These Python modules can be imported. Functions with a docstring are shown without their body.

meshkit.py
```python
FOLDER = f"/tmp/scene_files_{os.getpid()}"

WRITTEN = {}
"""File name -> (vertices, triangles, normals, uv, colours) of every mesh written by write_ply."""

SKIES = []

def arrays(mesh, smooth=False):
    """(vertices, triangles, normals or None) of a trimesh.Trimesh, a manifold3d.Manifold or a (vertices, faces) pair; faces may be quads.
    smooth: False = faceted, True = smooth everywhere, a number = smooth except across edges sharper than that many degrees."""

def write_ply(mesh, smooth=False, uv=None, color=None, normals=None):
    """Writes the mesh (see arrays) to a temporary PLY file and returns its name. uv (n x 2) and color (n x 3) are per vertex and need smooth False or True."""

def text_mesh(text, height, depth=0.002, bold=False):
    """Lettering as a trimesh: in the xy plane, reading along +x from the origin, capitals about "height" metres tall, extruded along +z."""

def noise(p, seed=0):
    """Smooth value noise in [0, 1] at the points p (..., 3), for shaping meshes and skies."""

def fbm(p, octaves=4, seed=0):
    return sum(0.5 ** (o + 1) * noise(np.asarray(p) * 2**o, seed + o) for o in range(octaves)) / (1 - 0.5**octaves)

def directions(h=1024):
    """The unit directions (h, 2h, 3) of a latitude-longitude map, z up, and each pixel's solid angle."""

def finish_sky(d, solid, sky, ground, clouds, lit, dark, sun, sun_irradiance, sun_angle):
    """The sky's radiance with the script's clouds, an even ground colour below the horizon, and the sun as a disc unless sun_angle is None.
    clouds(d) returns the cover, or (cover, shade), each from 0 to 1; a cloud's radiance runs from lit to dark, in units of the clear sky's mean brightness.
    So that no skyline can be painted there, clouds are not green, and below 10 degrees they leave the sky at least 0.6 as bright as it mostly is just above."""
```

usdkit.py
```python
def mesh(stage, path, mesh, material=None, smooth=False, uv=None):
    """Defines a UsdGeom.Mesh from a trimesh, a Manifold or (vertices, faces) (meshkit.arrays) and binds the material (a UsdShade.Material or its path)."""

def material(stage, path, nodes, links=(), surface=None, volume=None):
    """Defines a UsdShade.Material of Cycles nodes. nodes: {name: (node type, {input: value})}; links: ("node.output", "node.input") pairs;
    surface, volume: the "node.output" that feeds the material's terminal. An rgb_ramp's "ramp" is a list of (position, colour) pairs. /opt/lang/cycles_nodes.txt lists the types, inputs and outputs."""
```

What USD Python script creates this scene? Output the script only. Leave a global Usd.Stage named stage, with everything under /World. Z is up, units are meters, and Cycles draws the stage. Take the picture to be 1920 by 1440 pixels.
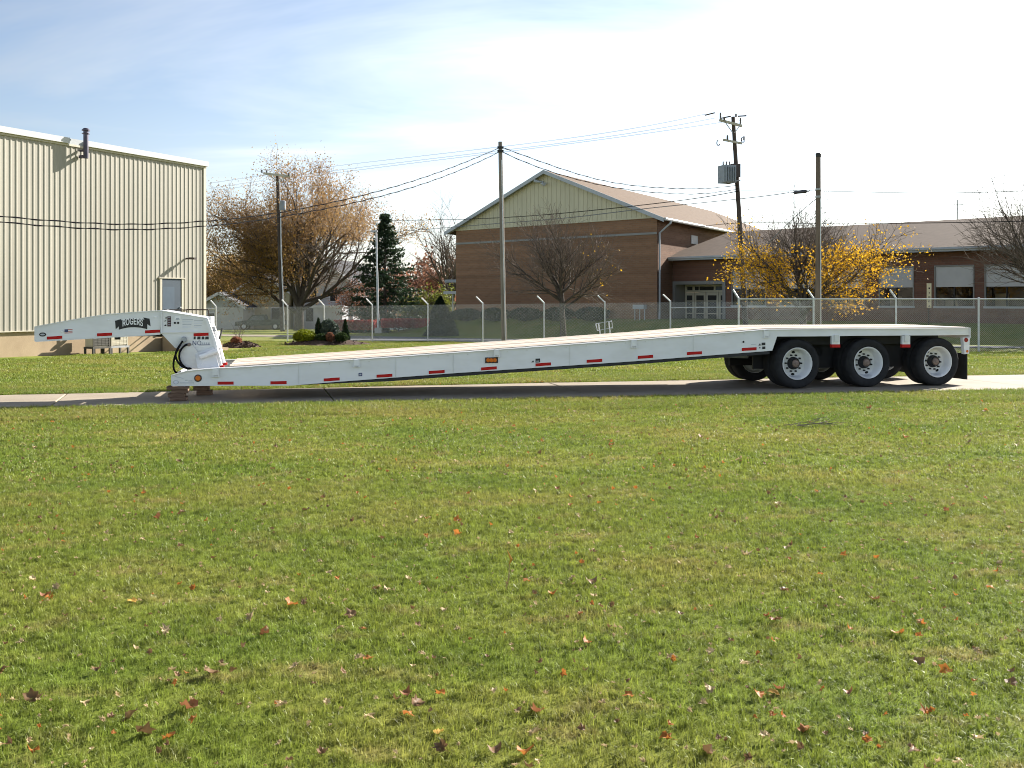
import math, random
import numpy as np, trimesh, usdkit, meshkit
from shapely.geometry import Polygon
from pxr import Usd, UsdGeom, UsdLux, UsdShade, Gf, Sdf, Vt

stage = Usd.Stage.CreateInMemory()
UsdGeom.Xform.Define(stage, '/World')
UsdGeom.Scope.Define(stage, '/World/Looks')
# ---------------------------------------------------------------- camera, sky, sun
F, CX, HZ, H = 1884.0, 960.0, 562.0, 1.7
cam = UsdGeom.Camera.Define(stage, '/World/camera')
cam.CreateFocalLengthAttr(F / 1920 * 36)
cam.CreateHorizontalApertureAttr(36.0)
cam.CreateVerticalApertureOffsetAttr(-36 * (720 - HZ) / 1920)
cam.AddTranslateOp().Set((0, 0, H))
cam.AddRotateXOp().Set(90)
cam.CreateExposureAttr(1.55)
SUN = np.array([2.04, 1.895, 1.47]); SUN /= np.linalg.norm(SUN)
EL, AZ = math.asin(SUN[2]), math.atan2(SUN[0], SUN[1])
sun = UsdLux.DistantLight.Define(stage, '/World/sun')
sun.CreateIntensityAttr(1.25); sun.CreateAngleAttr(0.5); sun.CreateColorAttr((1.0, 0.95, 0.87))
sun.GetPrim().CreateAttribute('inputs:normalize', Sdf.ValueTypeNames.Bool).Set(True)
sun.AddRotateXYZOp().Set((90 - math.degrees(EL), 0, math.degrees(math.atan2(SUN[0], -SUN[1]))))
skymat = usdkit.material(stage, '/World/Looks/sky_air', {
    'sky': ('sky_texture', {'sky_type': 'single_scattering', 'sun_disc': False, 'sun_elevation': EL, 'sun_rotation': AZ, 'aerosol_density': 0.7}),
    'tc': ('texture_coordinate', {}),
    'sep': ('separate_xyz', {}),
    'zz': ('math', {'math_type': 'add', 'value2': 0.16}),
    'dx': ('math', {'math_type': 'divide'}), 'dy': ('math', {'math_type': 'divide'}),
    'cmb': ('combine_xyz', {'z': 0.0}),
    'map': ('mapping', {'scale': (0.55, 1.5, 1.0), 'rotation': (0, 0, 0.45), 'location': (15.1, 8.8, 0.0)}),
    'n': ('noise_texture', {'scale': 1.0, 'detail': 7.0, 'roughness': 0.55, 'distortion': 0.5}),
    'r': ('rgb_ramp', {'ramp': [(0.36, (0.20, 0.20, 0.20)), (0.54, (0.54, 0.54, 0.54)), (0.68, (0.9, 0.9, 0.9))]}),
    'hz': ('map_range', {'from_min': 0.0, 'from_max': 0.30, 'to_min': 0.7, 'to_max': 0.0, 'clamp': True}),
    'mx': ('math', {'math_type': 'maximum'}),
    'hs': ('hsv', {'saturation': 0.35, 'value': 1.12}),
    'lift': ('mix_color', {'blend_type': 'add', 'fac': 1.0, 'b': (0.05, 0.06, 0.08), 'use_clamp': False}),
    'sb': ('mix_color', {'blend_type': 'multiply', 'fac': 1.0, 'b': (0.93, 0.99, 1.10)}),
    'dot': ('vector_math', {'math_type': 'dot_product', 'vector2': tuple(SUN)}), 'fw': ('map_range', {'from_min': 0.3, 'from_max': 0.9, 'to_min': 0.92, 'to_max': 1.9, 'clamp': True}),
    'fm': ('vector_math', {'math_type': 'scale'}),
    'm': ('mix_color', {}),
    'bg': ('background_shader', {'strength': 0.05})},
    [('tc.generated', 'sky.vector'), ('tc.generated', 'sep.vector'), ('sep.z', 'zz.value1'), ('sep.x', 'dx.value1'), ('zz.value', 'dx.value2'),
     ('sep.y', 'dy.value1'), ('zz.value', 'dy.value2'), ('dx.value', 'cmb.x'), ('dy.value', 'cmb.y'), ('cmb.vector', 'map.vector'),
     ('map.vector', 'n.vector'), ('n.fac', 'r.fac'), ('sep.z', 'hz.value'), ('r.color', 'mx.value1'), ('hz.result', 'mx.value2'),
     ('sky.color', 'hs.color'), ('hs.color', 'lift.a'), ('sky.color', 'sb.a'), ('mx.value', 'm.fac'), ('sb.result', 'm.a'), ('lift.result', 'fm.vector1'), ('tc.generated', 'dot.vector1'), ('dot.value', 'fw.value'), ('fw.result', 'fm.scale'), ('fm.vector', 'm.b'), ('m.result', 'bg.color')],
    surface='bg.background')
dome = UsdLux.DomeLight.Define(stage, '/World/sky')
UsdShade.MaterialBindingAPI.Apply(dome.GetPrim()).Bind(skymat)
dome.GetPrim().SetCustomDataByKey('kind', 'structure')

# ---------------------------------------------------------------- helpers
used = {}
def path_for(parent, name):
    base = f'{parent}/{name}'
    n = used.get(base, -1) + 1
    used[base] = n
    return base if n == 0 else f'{base}_{n:03d}'
def key(p, label=None, cat=None, group=None, kind=None):
    for k, v in (('label', label), ('category', cat), ('group', group), ('kind', kind)):
        if v: p.SetCustomDataByKey(k, v)
    return p
frames = {}
def thing(name, label, cat, loc=(0, 0, 0), rz=0.0, group=None, kind=None, parent='/World'):
    p = path_for(parent, name)
    x = UsdGeom.Xform.Define(stage, p)
    x.AddTranslateOp().Set(tuple(map(float, loc))); x.AddRotateZOp().Set(math.degrees(rz))
    key(x.GetPrim(), label, cat, group, kind)
    frames[p] = np.asarray(loc, float)
    return p
def copy(src, name, label, cat, loc, rz=0.0, group=None, parent='/World', scale=None):
    p = path_for(parent, name)
    x = UsdGeom.Xform.Define(stage, p)
    x.GetPrim().GetReferences().AddInternalReference(src)
    x.GetPrim().SetInstanceable(True)
    xf = UsdGeom.Xformable(x); xf.ClearXformOpOrder()
    x.GetPrim().GetAttribute('xformOp:translate').Set(Gf.Vec3d(*map(float, loc))) if x.GetPrim().GetAttribute('xformOp:translate') else None
    ops = []
    t = x.GetPrim().CreateAttribute('xformOp:translate', Sdf.ValueTypeNames.Double3); t.Set(Gf.Vec3d(*map(float, loc)))
    r = x.GetPrim().CreateAttribute('xformOp:rotateZ', Sdf.ValueTypeNames.Float); r.Set(math.degrees(rz))
    ops = ['xformOp:translate', 'xformOp:rotateZ']
    if scale is not None:
        s = x.GetPrim().CreateAttribute('xformOp:scale', Sdf.ValueTypeNames.Float3); s.Set(Gf.Vec3f(*map(float, scale))); ops.append('xformOp:scale')
    x.GetPrim().CreateAttribute('xformOpOrder', Sdf.ValueTypeNames.TokenArray, False, Sdf.VariabilityUniform).Set(Vt.TokenArray(ops))
    key(x.GetPrim(), label, cat, group)
    return p

class MB:
    """collects shapes that become ONE mesh"""
    def __init__(s): s.v, s.f, s.n = [], [], 0
    def add(s, v, f):
        v = np.asarray(v, float); f = np.asarray(f, int)
        if f.shape[1] == 4: f = np.vstack([f[:, [0, 1, 2]], f[:, [0, 2, 3]]])
        s.v.append(v); s.f.append(f + s.n); s.n += len(v); return s
    def tm(s, m): return s.add(m.vertices, m.faces)
    def box(s, c, size, rz=0.0, rx=0.0, ry=0.0):
        h = np.asarray(size, float) / 2
        v = np.array([[x, y, z] for x in (-1, 1) for y in (-1, 1) for z in (-1, 1)]) * h
        if ry: cc, ss_ = math.cos(ry), math.sin(ry); v = v @ np.array([[cc, 0, ss_], [0, 1, 0], [-ss_, 0, cc]]).T
        if rx: cc, ss_ = math.cos(rx), math.sin(rx); v = v @ np.array([[1, 0, 0], [0, cc, -ss_], [0, ss_, cc]]).T
        if rz: cc, ss_ = math.cos(rz), math.sin(rz); v = v @ np.array([[cc, -ss_, 0], [ss_, cc, 0], [0, 0, 1]]).T
        return s.add(v + np.asarray(c, float), BOXF)
    def mm(s, x0, x1, y0, y1, z0, z1):
        return s.box(((x0 + x1) / 2, (y0 + y1) / 2, (z0 + z1) / 2), (x1 - x0, y1 - y0, z1 - z0))
    def bar(s, a, b, w, h=None, up=(0, 0, 1)):
        """a square bar from a to b"""
        a, b = np.asarray(a, float), np.asarray(b, float); h = h or w
        t = b - a; t /= np.linalg.norm(t) + 1e-12
        u = np.asarray(up, float)
        if abs(t @ u) > 0.95: u = np.array([1.0, 0, 0])
        x = np.cross(t, u); x /= np.linalg.norm(x); y = np.cross(x, t)
        v = [p + sx * x * w / 2 + sy * y * h / 2 for p in (a, b) for sx in (-1, 1) for sy in (-1, 1)]
        return s.add(v, BOXF)
    def tube(s, pts, rad, n=6, cap=True):
        p = np.asarray(pts, float); m = len(p); rad = np.broadcast_to(rad, (m,))
        t = np.gradient(p, axis=0); t /= np.linalg.norm(t, axis=1, keepdims=True) + 1e-12
        ref = np.array([0, 0, 1.0]) if abs(t.mean(0)[2]) < 0.8 * np.linalg.norm(t.mean(0)) else np.array([1.0, 0, 0])
        a = np.cross(t, ref); a /= np.linalg.norm(a, axis=1, keepdims=True) + 1e-12
        b = np.cross(a, t); ang = np.arange(n) * 2 * np.pi / n
        v = (p[:, None] + rad[:, None, None] * (np.cos(ang)[None, :, None] * a[:, None] + np.sin(ang)[None, :, None] * b[:, None])).reshape(-1, 3)
        i, j = np.meshgrid(np.arange(m - 1), np.arange(n), indexing='ij')
        q = np.stack([i * n + j, i * n + (j + 1) % n, (i + 1) * n + (j + 1) % n, (i + 1) * n + j], -1).reshape(-1, 4)
        f = np.vstack([q[:, [0, 1, 2]], q[:, [0, 2, 3]]])
        if cap:
            v = np.vstack([v, p[0], p[-1]]); k = np.arange(n)
            f = np.vstack([f, np.stack([np.full(n, m * n), (k + 1) % n, k], 1), np.stack([np.full(n, m * n + 1), (m - 1) * n + k, (m - 1) * n + (k + 1) % n], 1)])
        return s.add(v, f)
    def cyl(s, a, b, r, n=12, r2=None):
        return s.tube([a, b], [r, r if r2 is None else r2], n)
    def lathe(s, prof, n=32, axis='y', c=(0, 0, 0)):
        """prof: (radius, height) pairs turned about the axis"""
        pr = np.asarray(prof, float); m = len(pr); ang = np.arange(n) * 2 * np.pi / n
        x = pr[:, 0][:, None] * np.cos(ang); z = pr[:, 0][:, None] * np.sin(ang); y = np.repeat(pr[:, 1][:, None], n, 1)
        v = np.stack([x, y, z], -1) if axis == 'y' else np.stack([x, z, y], -1)
        i, j = np.meshgrid(np.arange(m - 1), np.arange(n), indexing='ij')
        q = np.stack([i * n + j, i * n + (j + 1) % n, (i + 1) * n + (j + 1) % n, (i + 1) * n + j], -1).reshape(-1, 4)
        return s.add(v.reshape(-1, 3) + np.asarray(c, float), q)
    def poly(s, pts2, h, M=None, o=(0, 0, 0)):
        """polygon in its own xy extruded along z by h, then mapped: columns of M = images of x, y, z"""
        m = trimesh.creation.extrude_polygon(Polygon(pts2), h, engine='earcut')
        v = np.array(m.vertices)
        if M is not None: v = v @ np.asarray(M, float).T
        return s.add(v + np.asarray(o, float), m.faces)
    def quad(s, a, b, c, d): return s.add([a, b, c, d], [[0, 1, 2, 3]])
    def build(s, name, mat, parent='/World', smooth=False, world=False, label=None, cat=None, group=None, kind=None):
        v, f = np.vstack(s.v), np.vstack(s.f)
        if world and parent in frames: v = v - frames[parent]
        p = path_for(parent, name)
        m = usdkit.mesh(stage, p, trimesh.Trimesh(v, f, process=False) if smooth else (v, f), LOOK[mat] if isinstance(mat, str) else mat, smooth=smooth)
        if parent == '/World' and not world or label or kind: pass
        key(m.GetPrim(), label, cat, group, kind)
        frames[p] = frames.get(parent, np.zeros(3))
        return p
BOXF = np.array([[0, 1, 3], [0, 3, 2], [4, 6, 7], [4, 7, 5], [0, 4, 5], [0, 5, 1], [2, 3, 7], [2, 7, 6], [0, 2, 6], [0, 6, 4], [1, 5, 7], [1, 7, 3]])
SZ = np.array([[1, 0, 0], [0, 0, -1], [0, 1, 0]])          # x -> x, y -> z, z -> -y : a polygon drawn on an upright face that looks along -y

def W(px, py, Y): return np.array([(px - CX) / F * Y, Y, H - (py - HZ) / F * Y])
def ss(a, b, x):
    t = np.clip((np.asarray(x, float) - a) / (b - a), 0, 1); return t * t * (3 - 2 * t)
def gz(x, y):
    """height of the terrain"""
    x, y = np.asarray(x, float), np.asarray(y, float)
    t = np.clip(y - 20, 0, 105); z = -0.0175 * t * t / (t + 2.5)
    d = -0.7071 * (x - 11.67) - 0.7071 * (y - 72.8)
    a = 0.7071 * (x - 11.67) - 0.7071 * (y - 72.8)
    k = ss(8.5, 3.2, d) * ss(-27, -19, a) * ss(8, 20, a + 60)
    z = z + (0.35 - z) * k
    z = z + 0.30 * np.exp(-((x - 4.6) ** 2 / 5 + (y - 54.5) ** 2 / 6))
    return z
def gnd(px, py):
    """point of the terrain behind a pixel"""
    Y = 3.0
    for _ in range(4000):
        X = (px - CX) / F * Y
        if H - (py - HZ) / F * Y <= gz(X, Y): break
        Y += 0.02
    return np.array([X, Y, float(gz(X, Y))])
def ray_plane(px, py, P, n):
    """pixel ray against the upright plane through P (x, y) with normal n (x, y)"""
    kx = (px - CX) / F
    t = (P[0] * n[0] + P[1] * n[1]) / (kx * n[0] + n[1])
    return np.array([kx * t, t, H - (py - HZ) / F * t])

# ---------------------------------------------------------------- materials
LOOK = {}
def M(name, color, rough=0.6, var=0.12, scale=4.0, spec=0.4, metallic=0.0, bump=0.0, bscale=40.0, stretch=(1, 1, 1), color2=None, detail=5.0, space='world', lo=0.35, hi=0.65, rand=0.0):
    c = np.asarray(color, float)
    a, b = (c * (1 - var), c * (1 + var)) if color2 is None else (c, np.asarray(color2, float))
    nodes = {'g': ('geometry', {}), 'tc': ('texture_coordinate', {}), 'map': ('mapping', {'scale': stretch}),
             'n': ('noise_texture', {'scale': scale, 'detail': detail, 'roughness': 0.6}),
             'r': ('rgb_ramp', {'ramp': [(lo, tuple(a)), (hi, tuple(np.clip(b, 0, 0.95)))]}),
             'p': ('principled_bsdf', {'roughness': rough, 'specular_ior_level': spec, 'metallic': metallic})}
    links = [('g.position' if space == 'world' else 'tc.object', 'map.vector'), ('map.vector', 'n.vector'), ('n.fac', 'r.fac')]
    out = 'r.color'
    if rand:
        nodes['oi'] = ('geometry', {}); nodes['mr'] = ('map_range', {'to_min': 1 - rand, 'to_max': 1 + rand}); nodes['hs'] = ('hsv', {})
        links += [('oi.random_per_island', 'mr.value'), ('mr.result', 'hs.value'), (out, 'hs.color')]; out = 'hs.color'
    links.append((out, 'p.base_color'))
    if bump:
        nodes['bn'] = ('noise_texture', {'scale': bscale, 'detail': 4.0}); nodes['b'] = ('bump', {'strength': bump, 'distance': 0.02})
        links += [('map.vector', 'bn.vector'), ('bn.fac', 'b.height'), ('b.normal', 'p.normal')]
    LOOK[name] = usdkit.material(stage, f'/World/Looks/{name}', nodes, links, surface='p.BSDF')
def LEAF(name, c1, c2, c3=None, trans=0.45, rough=0.55, vary=0.3):
    """leaf with colour per leaf and light through it"""
    ramp = [(0.0, c1), (0.5, c2), (1.0, c3 or c2)]
    nodes = {'g': ('geometry', {}), 'r': ('rgb_ramp', {'ramp': ramp}), 'n': ('noise_texture', {'scale': 0.9, 'detail': 3.0}),
             'mr': ('map_range', {'from_min': 0.3, 'from_max': 0.7, 'to_min': 1 - vary, 'to_max': 1 + vary}), 'hs': ('hsv', {}),
             'd': ('principled_bsdf', {'roughness': rough, 'specular_ior_level': 0.25}), 't': ('translucent_bsdf', {}), 'm': ('mix_closure', {'fac': trans})}
    LOOK[name] = usdkit.material(stage, f'/World/Looks/{name}', nodes, [('g.random_per_island', 'r.fac'), ('g.position', 'n.vector'), ('n.fac', 'mr.value'), ('mr.result', 'hs.value'), ('r.color', 'hs.color'),
        ('hs.color', 'd.base_color'), ('hs.color', 't.color'), ('d.BSDF', 'm.closure1'), ('t.BSDF', 'm.closure2')], surface='m.closure')
M('white_paint', (0.655, 0.65, 0.64), 0.38, 0.04, 1.6, 0.5, stretch=(1, 1, 2.5), color2=(0.73, 0.73, 0.74), detail=8.0, lo=0.3, hi=0.55)
M('white_weathered', (0.62, 0.62, 0.6), 0.6, 0.1, 2.0)
M('black_steel', (0.018, 0.018, 0.02), 0.6, 0.2, 6)
M('black_matte', (0.012, 0.012, 0.012), 0.9, 0.2, 6)
M('rubber', (0.016, 0.016, 0.017), 0.85, 0.3, 9, 0.25, bump=0.1, bscale=60)
M('rubber_mark', (0.05, 0.05, 0.05), 0.8)
M('reflector_red', (0.42, 0.012, 0.010), 0.65, 0.12, 30, 0.2)
M('lamp_red', (0.22, 0.01, 0.01), 0.25, 0.1, 40)
M('lamp_amber', (0.60, 0.14, 0.012), 0.25, 0.1, 40)
M('dark_brown', (0.05, 0.035, 0.03), 0.6)
M('hub_brown', (0.20, 0.145, 0.12), 0.5, 0.2, 20)
M('decal_dark', (0.02, 0.02, 0.022), 0.5)
M('decal_maroon', (0.07, 0.03, 0.035), 0.5)
M('decal_grey', (0.42, 0.44, 0.48), 0.5)
M('decal_pale', (0.62, 0.64, 0.70), 0.5)
M('decal_white', (0.82, 0.82, 0.82), 0.5, 0.02)
M('decal_blue', (0.05, 0.06, 0.14), 0.5)
M('plank_wood', (0.50, 0.41, 0.32), 0.75, 0.2, 2.2, 0.3, stretch=(0.5, 9, 9), space='object', color2=(0.68, 0.585, 0.48), bump=0.1, rand=0.18)
M('crib_wood', (0.10, 0.062, 0.042), 0.85, 0.3, 3, 0.2, stretch=(1.5, 12, 18), space='object', color2=(0.20, 0.13, 0.09), bump=0.3)
M('crib_end', (0.42, 0.28, 0.2), 0.85, 0.3, 10)
M('concrete', (0.265, 0.220, 0.165), 0.85, 0.12, 1.1, 0.2, color2=(0.325, 0.275, 0.21), bump=0.12, bscale=90)
M('soil', (0.075, 0.055, 0.038), 0.95, 0.4, 14, 0.1, color2=(0.20, 0.15, 0.10), bump=0.8, bscale=35)
M('mulch', (0.045, 0.03, 0.024), 0.95, 0.4, 12, 0.1, color2=(0.11, 0.075, 0.058), bump=0.8, bscale=30)
M('asphalt', (0.10, 0.10, 0.105), 0.9, 0.2, 3, 0.2, color2=(0.145, 0.145, 0.15), bump=0.2, bscale=60)
M('siding_tan', (0.315, 0.292, 0.238), 0.55, 0.09, 0.8, 0.35, stretch=(1, 1, 0.15))
M('trim_tan', (0.46, 0.42, 0.33), 0.5, 0.05, 1)
M('trim_white', (0.46, 0.46, 0.45), 0.5, 0.06, 1)
M('trim_grey', (0.36, 0.38, 0.40), 0.5, 0.06, 1)
M('trim_taupe', (0.22, 0.215, 0.20), 0.6, 0.06, 1)
M('foundation', (0.30, 0.225, 0.145), 0.9, 0.14, 1.2, 0.2, color2=(0.38, 0.29, 0.19), bump=0.25, bscale=40)
M('door_blue', (0.04, 0.058, 0.078), 0.45, 0.08, 2)
M('pane_blue', (0.085, 0.11, 0.14), 0.3, 0.05, 2, 0.4)
M('flue_metal', (0.085, 0.075, 0.10), 0.45, 0.2, 3, 0.5, 0.6)
M('galvanised', (0.52, 0.53, 0.54), 0.45, 0.1, 8, 0.5, 0.35)
M('wire_zinc', (0.58, 0.58, 0.56), 0.5, 0.1, 3, 0.5, 0.0)
M('aged_zinc', (0.33, 0.335, 0.34), 0.5, 0.15, 3, 0.5, 0.5)
M('unit_beige', (0.46, 0.41, 0.31), 0.55, 0.08, 3)
M('unit_dark', (0.06, 0.055, 0.045), 0.7, 0.1, 8)
M('pole_grey', (0.20, 0.175, 0.155), 0.85, 0.25, 1.0, 0.2, stretch=(8, 8, 0.6), bump=0.3, bscale=12)
M('pole_brown', (0.065, 0.05, 0.042), 0.85, 0.3, 1.0, 0.2, stretch=(8, 8, 0.6), bump=0.3, bscale=12)
M('crossarm_wood', (0.46, 0.42, 0.33), 0.8, 0.15, 3)
M('insulator', (0.10, 0.09, 0.085), 0.3, 0.1, 10, 0.6)
M('pole_rust', (0.15, 0.112, 0.09), 0.85, 0.25, 1.0, 0.2, stretch=(8, 8, 0.6), bump=0.3, bscale=12)
M('transformer_grey', (0.22, 0.24, 0.26), 0.45, 0.1, 3, 0.5)
M('cable_black', (0.010, 0.010, 0.012), 0.95, spec=0.08)
M('cable_grey', (0.13, 0.14, 0.16), 0.95, spec=0.08)
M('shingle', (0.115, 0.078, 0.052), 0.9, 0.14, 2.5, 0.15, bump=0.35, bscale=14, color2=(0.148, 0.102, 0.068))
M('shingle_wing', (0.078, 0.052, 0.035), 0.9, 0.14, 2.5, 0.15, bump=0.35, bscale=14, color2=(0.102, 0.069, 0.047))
M('shingle_dark', (0.06, 0.06, 0.065), 0.9, 0.2, 2)
M('shingle_red', (0.14, 0.055, 0.045), 0.9, 0.2, 2)
M('panel_cream', (0.50, 0.455, 0.315), 0.65, 0.06, 1.5, stretch=(1, 1, 0.3))
M('blind_white', (0.48, 0.47, 0.455), 0.7, 0.04, 2)
M('door_cream', (0.52, 0.49, 0.39), 0.5, 0.05, 3)
M('house_grey', (0.46, 0.46, 0.47), 0.7, 0.06, 1)
M('house_cream', (0.50, 0.46, 0.30), 0.7, 0.06, 1)
M('house_white', (0.68, 0.68, 0.68), 0.6, 0.04, 1)
M('garage_grey', (0.44, 0.44, 0.41), 0.7, 0.06, 1)
M('car_green', (0.02, 0.04, 0.04), 0.25, 0.1, 2, 0.6)
M('bark', (0.075, 0.06, 0.048), 0.9, 0.35, 3.0, 0.15, stretch=(6, 6, 1), bump=0.5, bscale=12)
M('bark_pale', (0.15, 0.125, 0.105), 0.9, 0.3, 3.0, 0.15, stretch=(6, 6, 1))
M('twig', (0.15, 0.115, 0.09), 0.9, 0.25, 3.0, 0.15)
M('sign_yellow', (0.80, 0.70, 0.46), 0.5, 0.05, 4)
M('stone_pale', (0.42, 0.40, 0.36), 0.9, 0.1, 8)
M('brick_dark', (0.10, 0.05, 0.036), 0.9, 0.2, 5)
def brick(name, c1, c2, mortar, rot):
    LOOK[name] = usdkit.material(stage, f'/World/Looks/{name}', {'g': ('geometry', {}), 'rt': ('vector_rotate', {'rotate_type': 'z_axis', 'angle': rot}), 'sp': ('separate_xyz', {}), 'cb': ('combine_xyz', {}),
        'b': ('brick_texture', {'scale': 1.0, 'brick_width': 0.42, 'row_height': 0.135, 'mortar_size': 0.012, 'color1': c1, 'color2': c2, 'mortar': mortar, 'bias': -0.2}),
        'mp': ('mapping', {'scale': (0.05, 0.05, 2.2)}), 'n': ('noise_texture', {'scale': 1.0, 'detail': 6.0}), 'mr': ('map_range', {'from_min': 0.3, 'from_max': 0.7, 'to_min': 0.8, 'to_max': 1.2}), 'hs': ('hsv', {}),
        'bp': ('bump', {'strength': 0.5, 'distance': 0.02, 'invert': True}), 'p': ('principled_bsdf', {'roughness': 0.9, 'specular_ior_level': 0.2})},
        [('g.position', 'rt.vector'), ('rt.vector', 'sp.vector'), ('sp.x', 'cb.x'), ('sp.z', 'cb.y'), ('cb.vector', 'b.vector'), ('rt.vector', 'mp.vector'), ('mp.vector', 'n.vector'), ('n.fac', 'mr.value'), ('mr.result', 'hs.value'),
         ('b.color', 'hs.color'), ('hs.color', 'p.base_color'), ('b.fac', 'bp.height'), ('bp.normal', 'p.normal')], surface='p.BSDF')
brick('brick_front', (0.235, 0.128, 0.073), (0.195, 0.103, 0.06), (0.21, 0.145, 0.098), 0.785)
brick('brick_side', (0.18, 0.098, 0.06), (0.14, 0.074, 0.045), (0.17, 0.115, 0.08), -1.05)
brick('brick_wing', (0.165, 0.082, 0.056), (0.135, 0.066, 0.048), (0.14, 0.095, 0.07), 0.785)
# window glass: see-through with a sky reflection
LOOK['glass'] = usdkit.material(stage, '/World/Looks/glass', {'f': ('fresnel', {'IOR': 1.5}), 't': ('transparent_bsdf', {'color': (0.55, 0.58, 0.58)}), 'g': ('glossy_bsdf', {'roughness': 0.03, 'color': (0.9, 0.9, 0.9)}), 'm': ('mix_closure', {})},
    [('f.fac', 'm.fac'), ('t.BSDF', 'm.closure1'), ('g.BSDF', 'm.closure2')], surface='m.closure')
M('room_dark', (0.03, 0.03, 0.028), 0.9)
LEAF('leaf_gold', (0.56, 0.32, 0.02), (0.66, 0.43, 0.04), (0.42, 0.21, 0.015), 0.5)
LEAF('leaf_brown', (0.31, 0.19, 0.085), (0.37, 0.235, 0.105), (0.25, 0.145, 0.07), 0.45)
LEAF('leaf_ochre', (0.33, 0.20, 0.055), (0.42, 0.26, 0.065), (0.26, 0.14, 0.05), 0.5)
LEAF('leaf_rust', (0.28, 0.13, 0.08), (0.34, 0.17, 0.09), (0.20, 0.095, 0.06), 0.45)
LEAF('leaf_red', (0.52, 0.08, 0.07), (0.60, 0.12, 0.10), (0.40, 0.06, 0.055), 0.55)
LEAF('needle_green', (0.03, 0.052, 0.024), (0.05, 0.075, 0.03), (0.02, 0.04, 0.02), 0.25)
LEAF('needle_blue', (0.09, 0.12, 0.09), (0.13, 0.16, 0.12), (0.07, 0.10, 0.075), 0.2)
LEAF('shrub_green', (0.035, 0.06, 0.016), (0.055, 0.085, 0.02), (0.025, 0.045, 0.014), 0.3)
LEAF('shrub_yellow', (0.22, 0.25, 0.012), (0.30, 0.30, 0.015), (0.15, 0.19, 0.01), 0.35)
LEAF('leaf_lime', (0.15, 0.17, 0.03), (0.20, 0.20, 0.04), (0.12, 0.13, 0.03), 0.4)
# fallen leaves
LEAF('fallen_orange', (0.40, 0.15, 0.035), (0.45, 0.19, 0.05), (0.33, 0.11, 0.03), 0.35, vary=0.15)
LEAF('fallen_tan', (0.48, 0.36, 0.20), (0.62, 0.50, 0.32), (0.36, 0.25, 0.13), 0.25, vary=0.15)
LEAF('fallen_brown', (0.20, 0.115, 0.055), (0.28, 0.165, 0.085), (0.14, 0.08, 0.04), 0.2, vary=0.15)
LEAF('fallen_red', (0.26, 0.11, 0.05), (0.32, 0.14, 0.06), (0.21, 0.08, 0.04), 0.3, vary=0.15)
LEAF('fallen_gold', (0.52, 0.31, 0.07), (0.58, 0.36, 0.09), (0.46, 0.25, 0.05), 0.35, vary=0.15)
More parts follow.
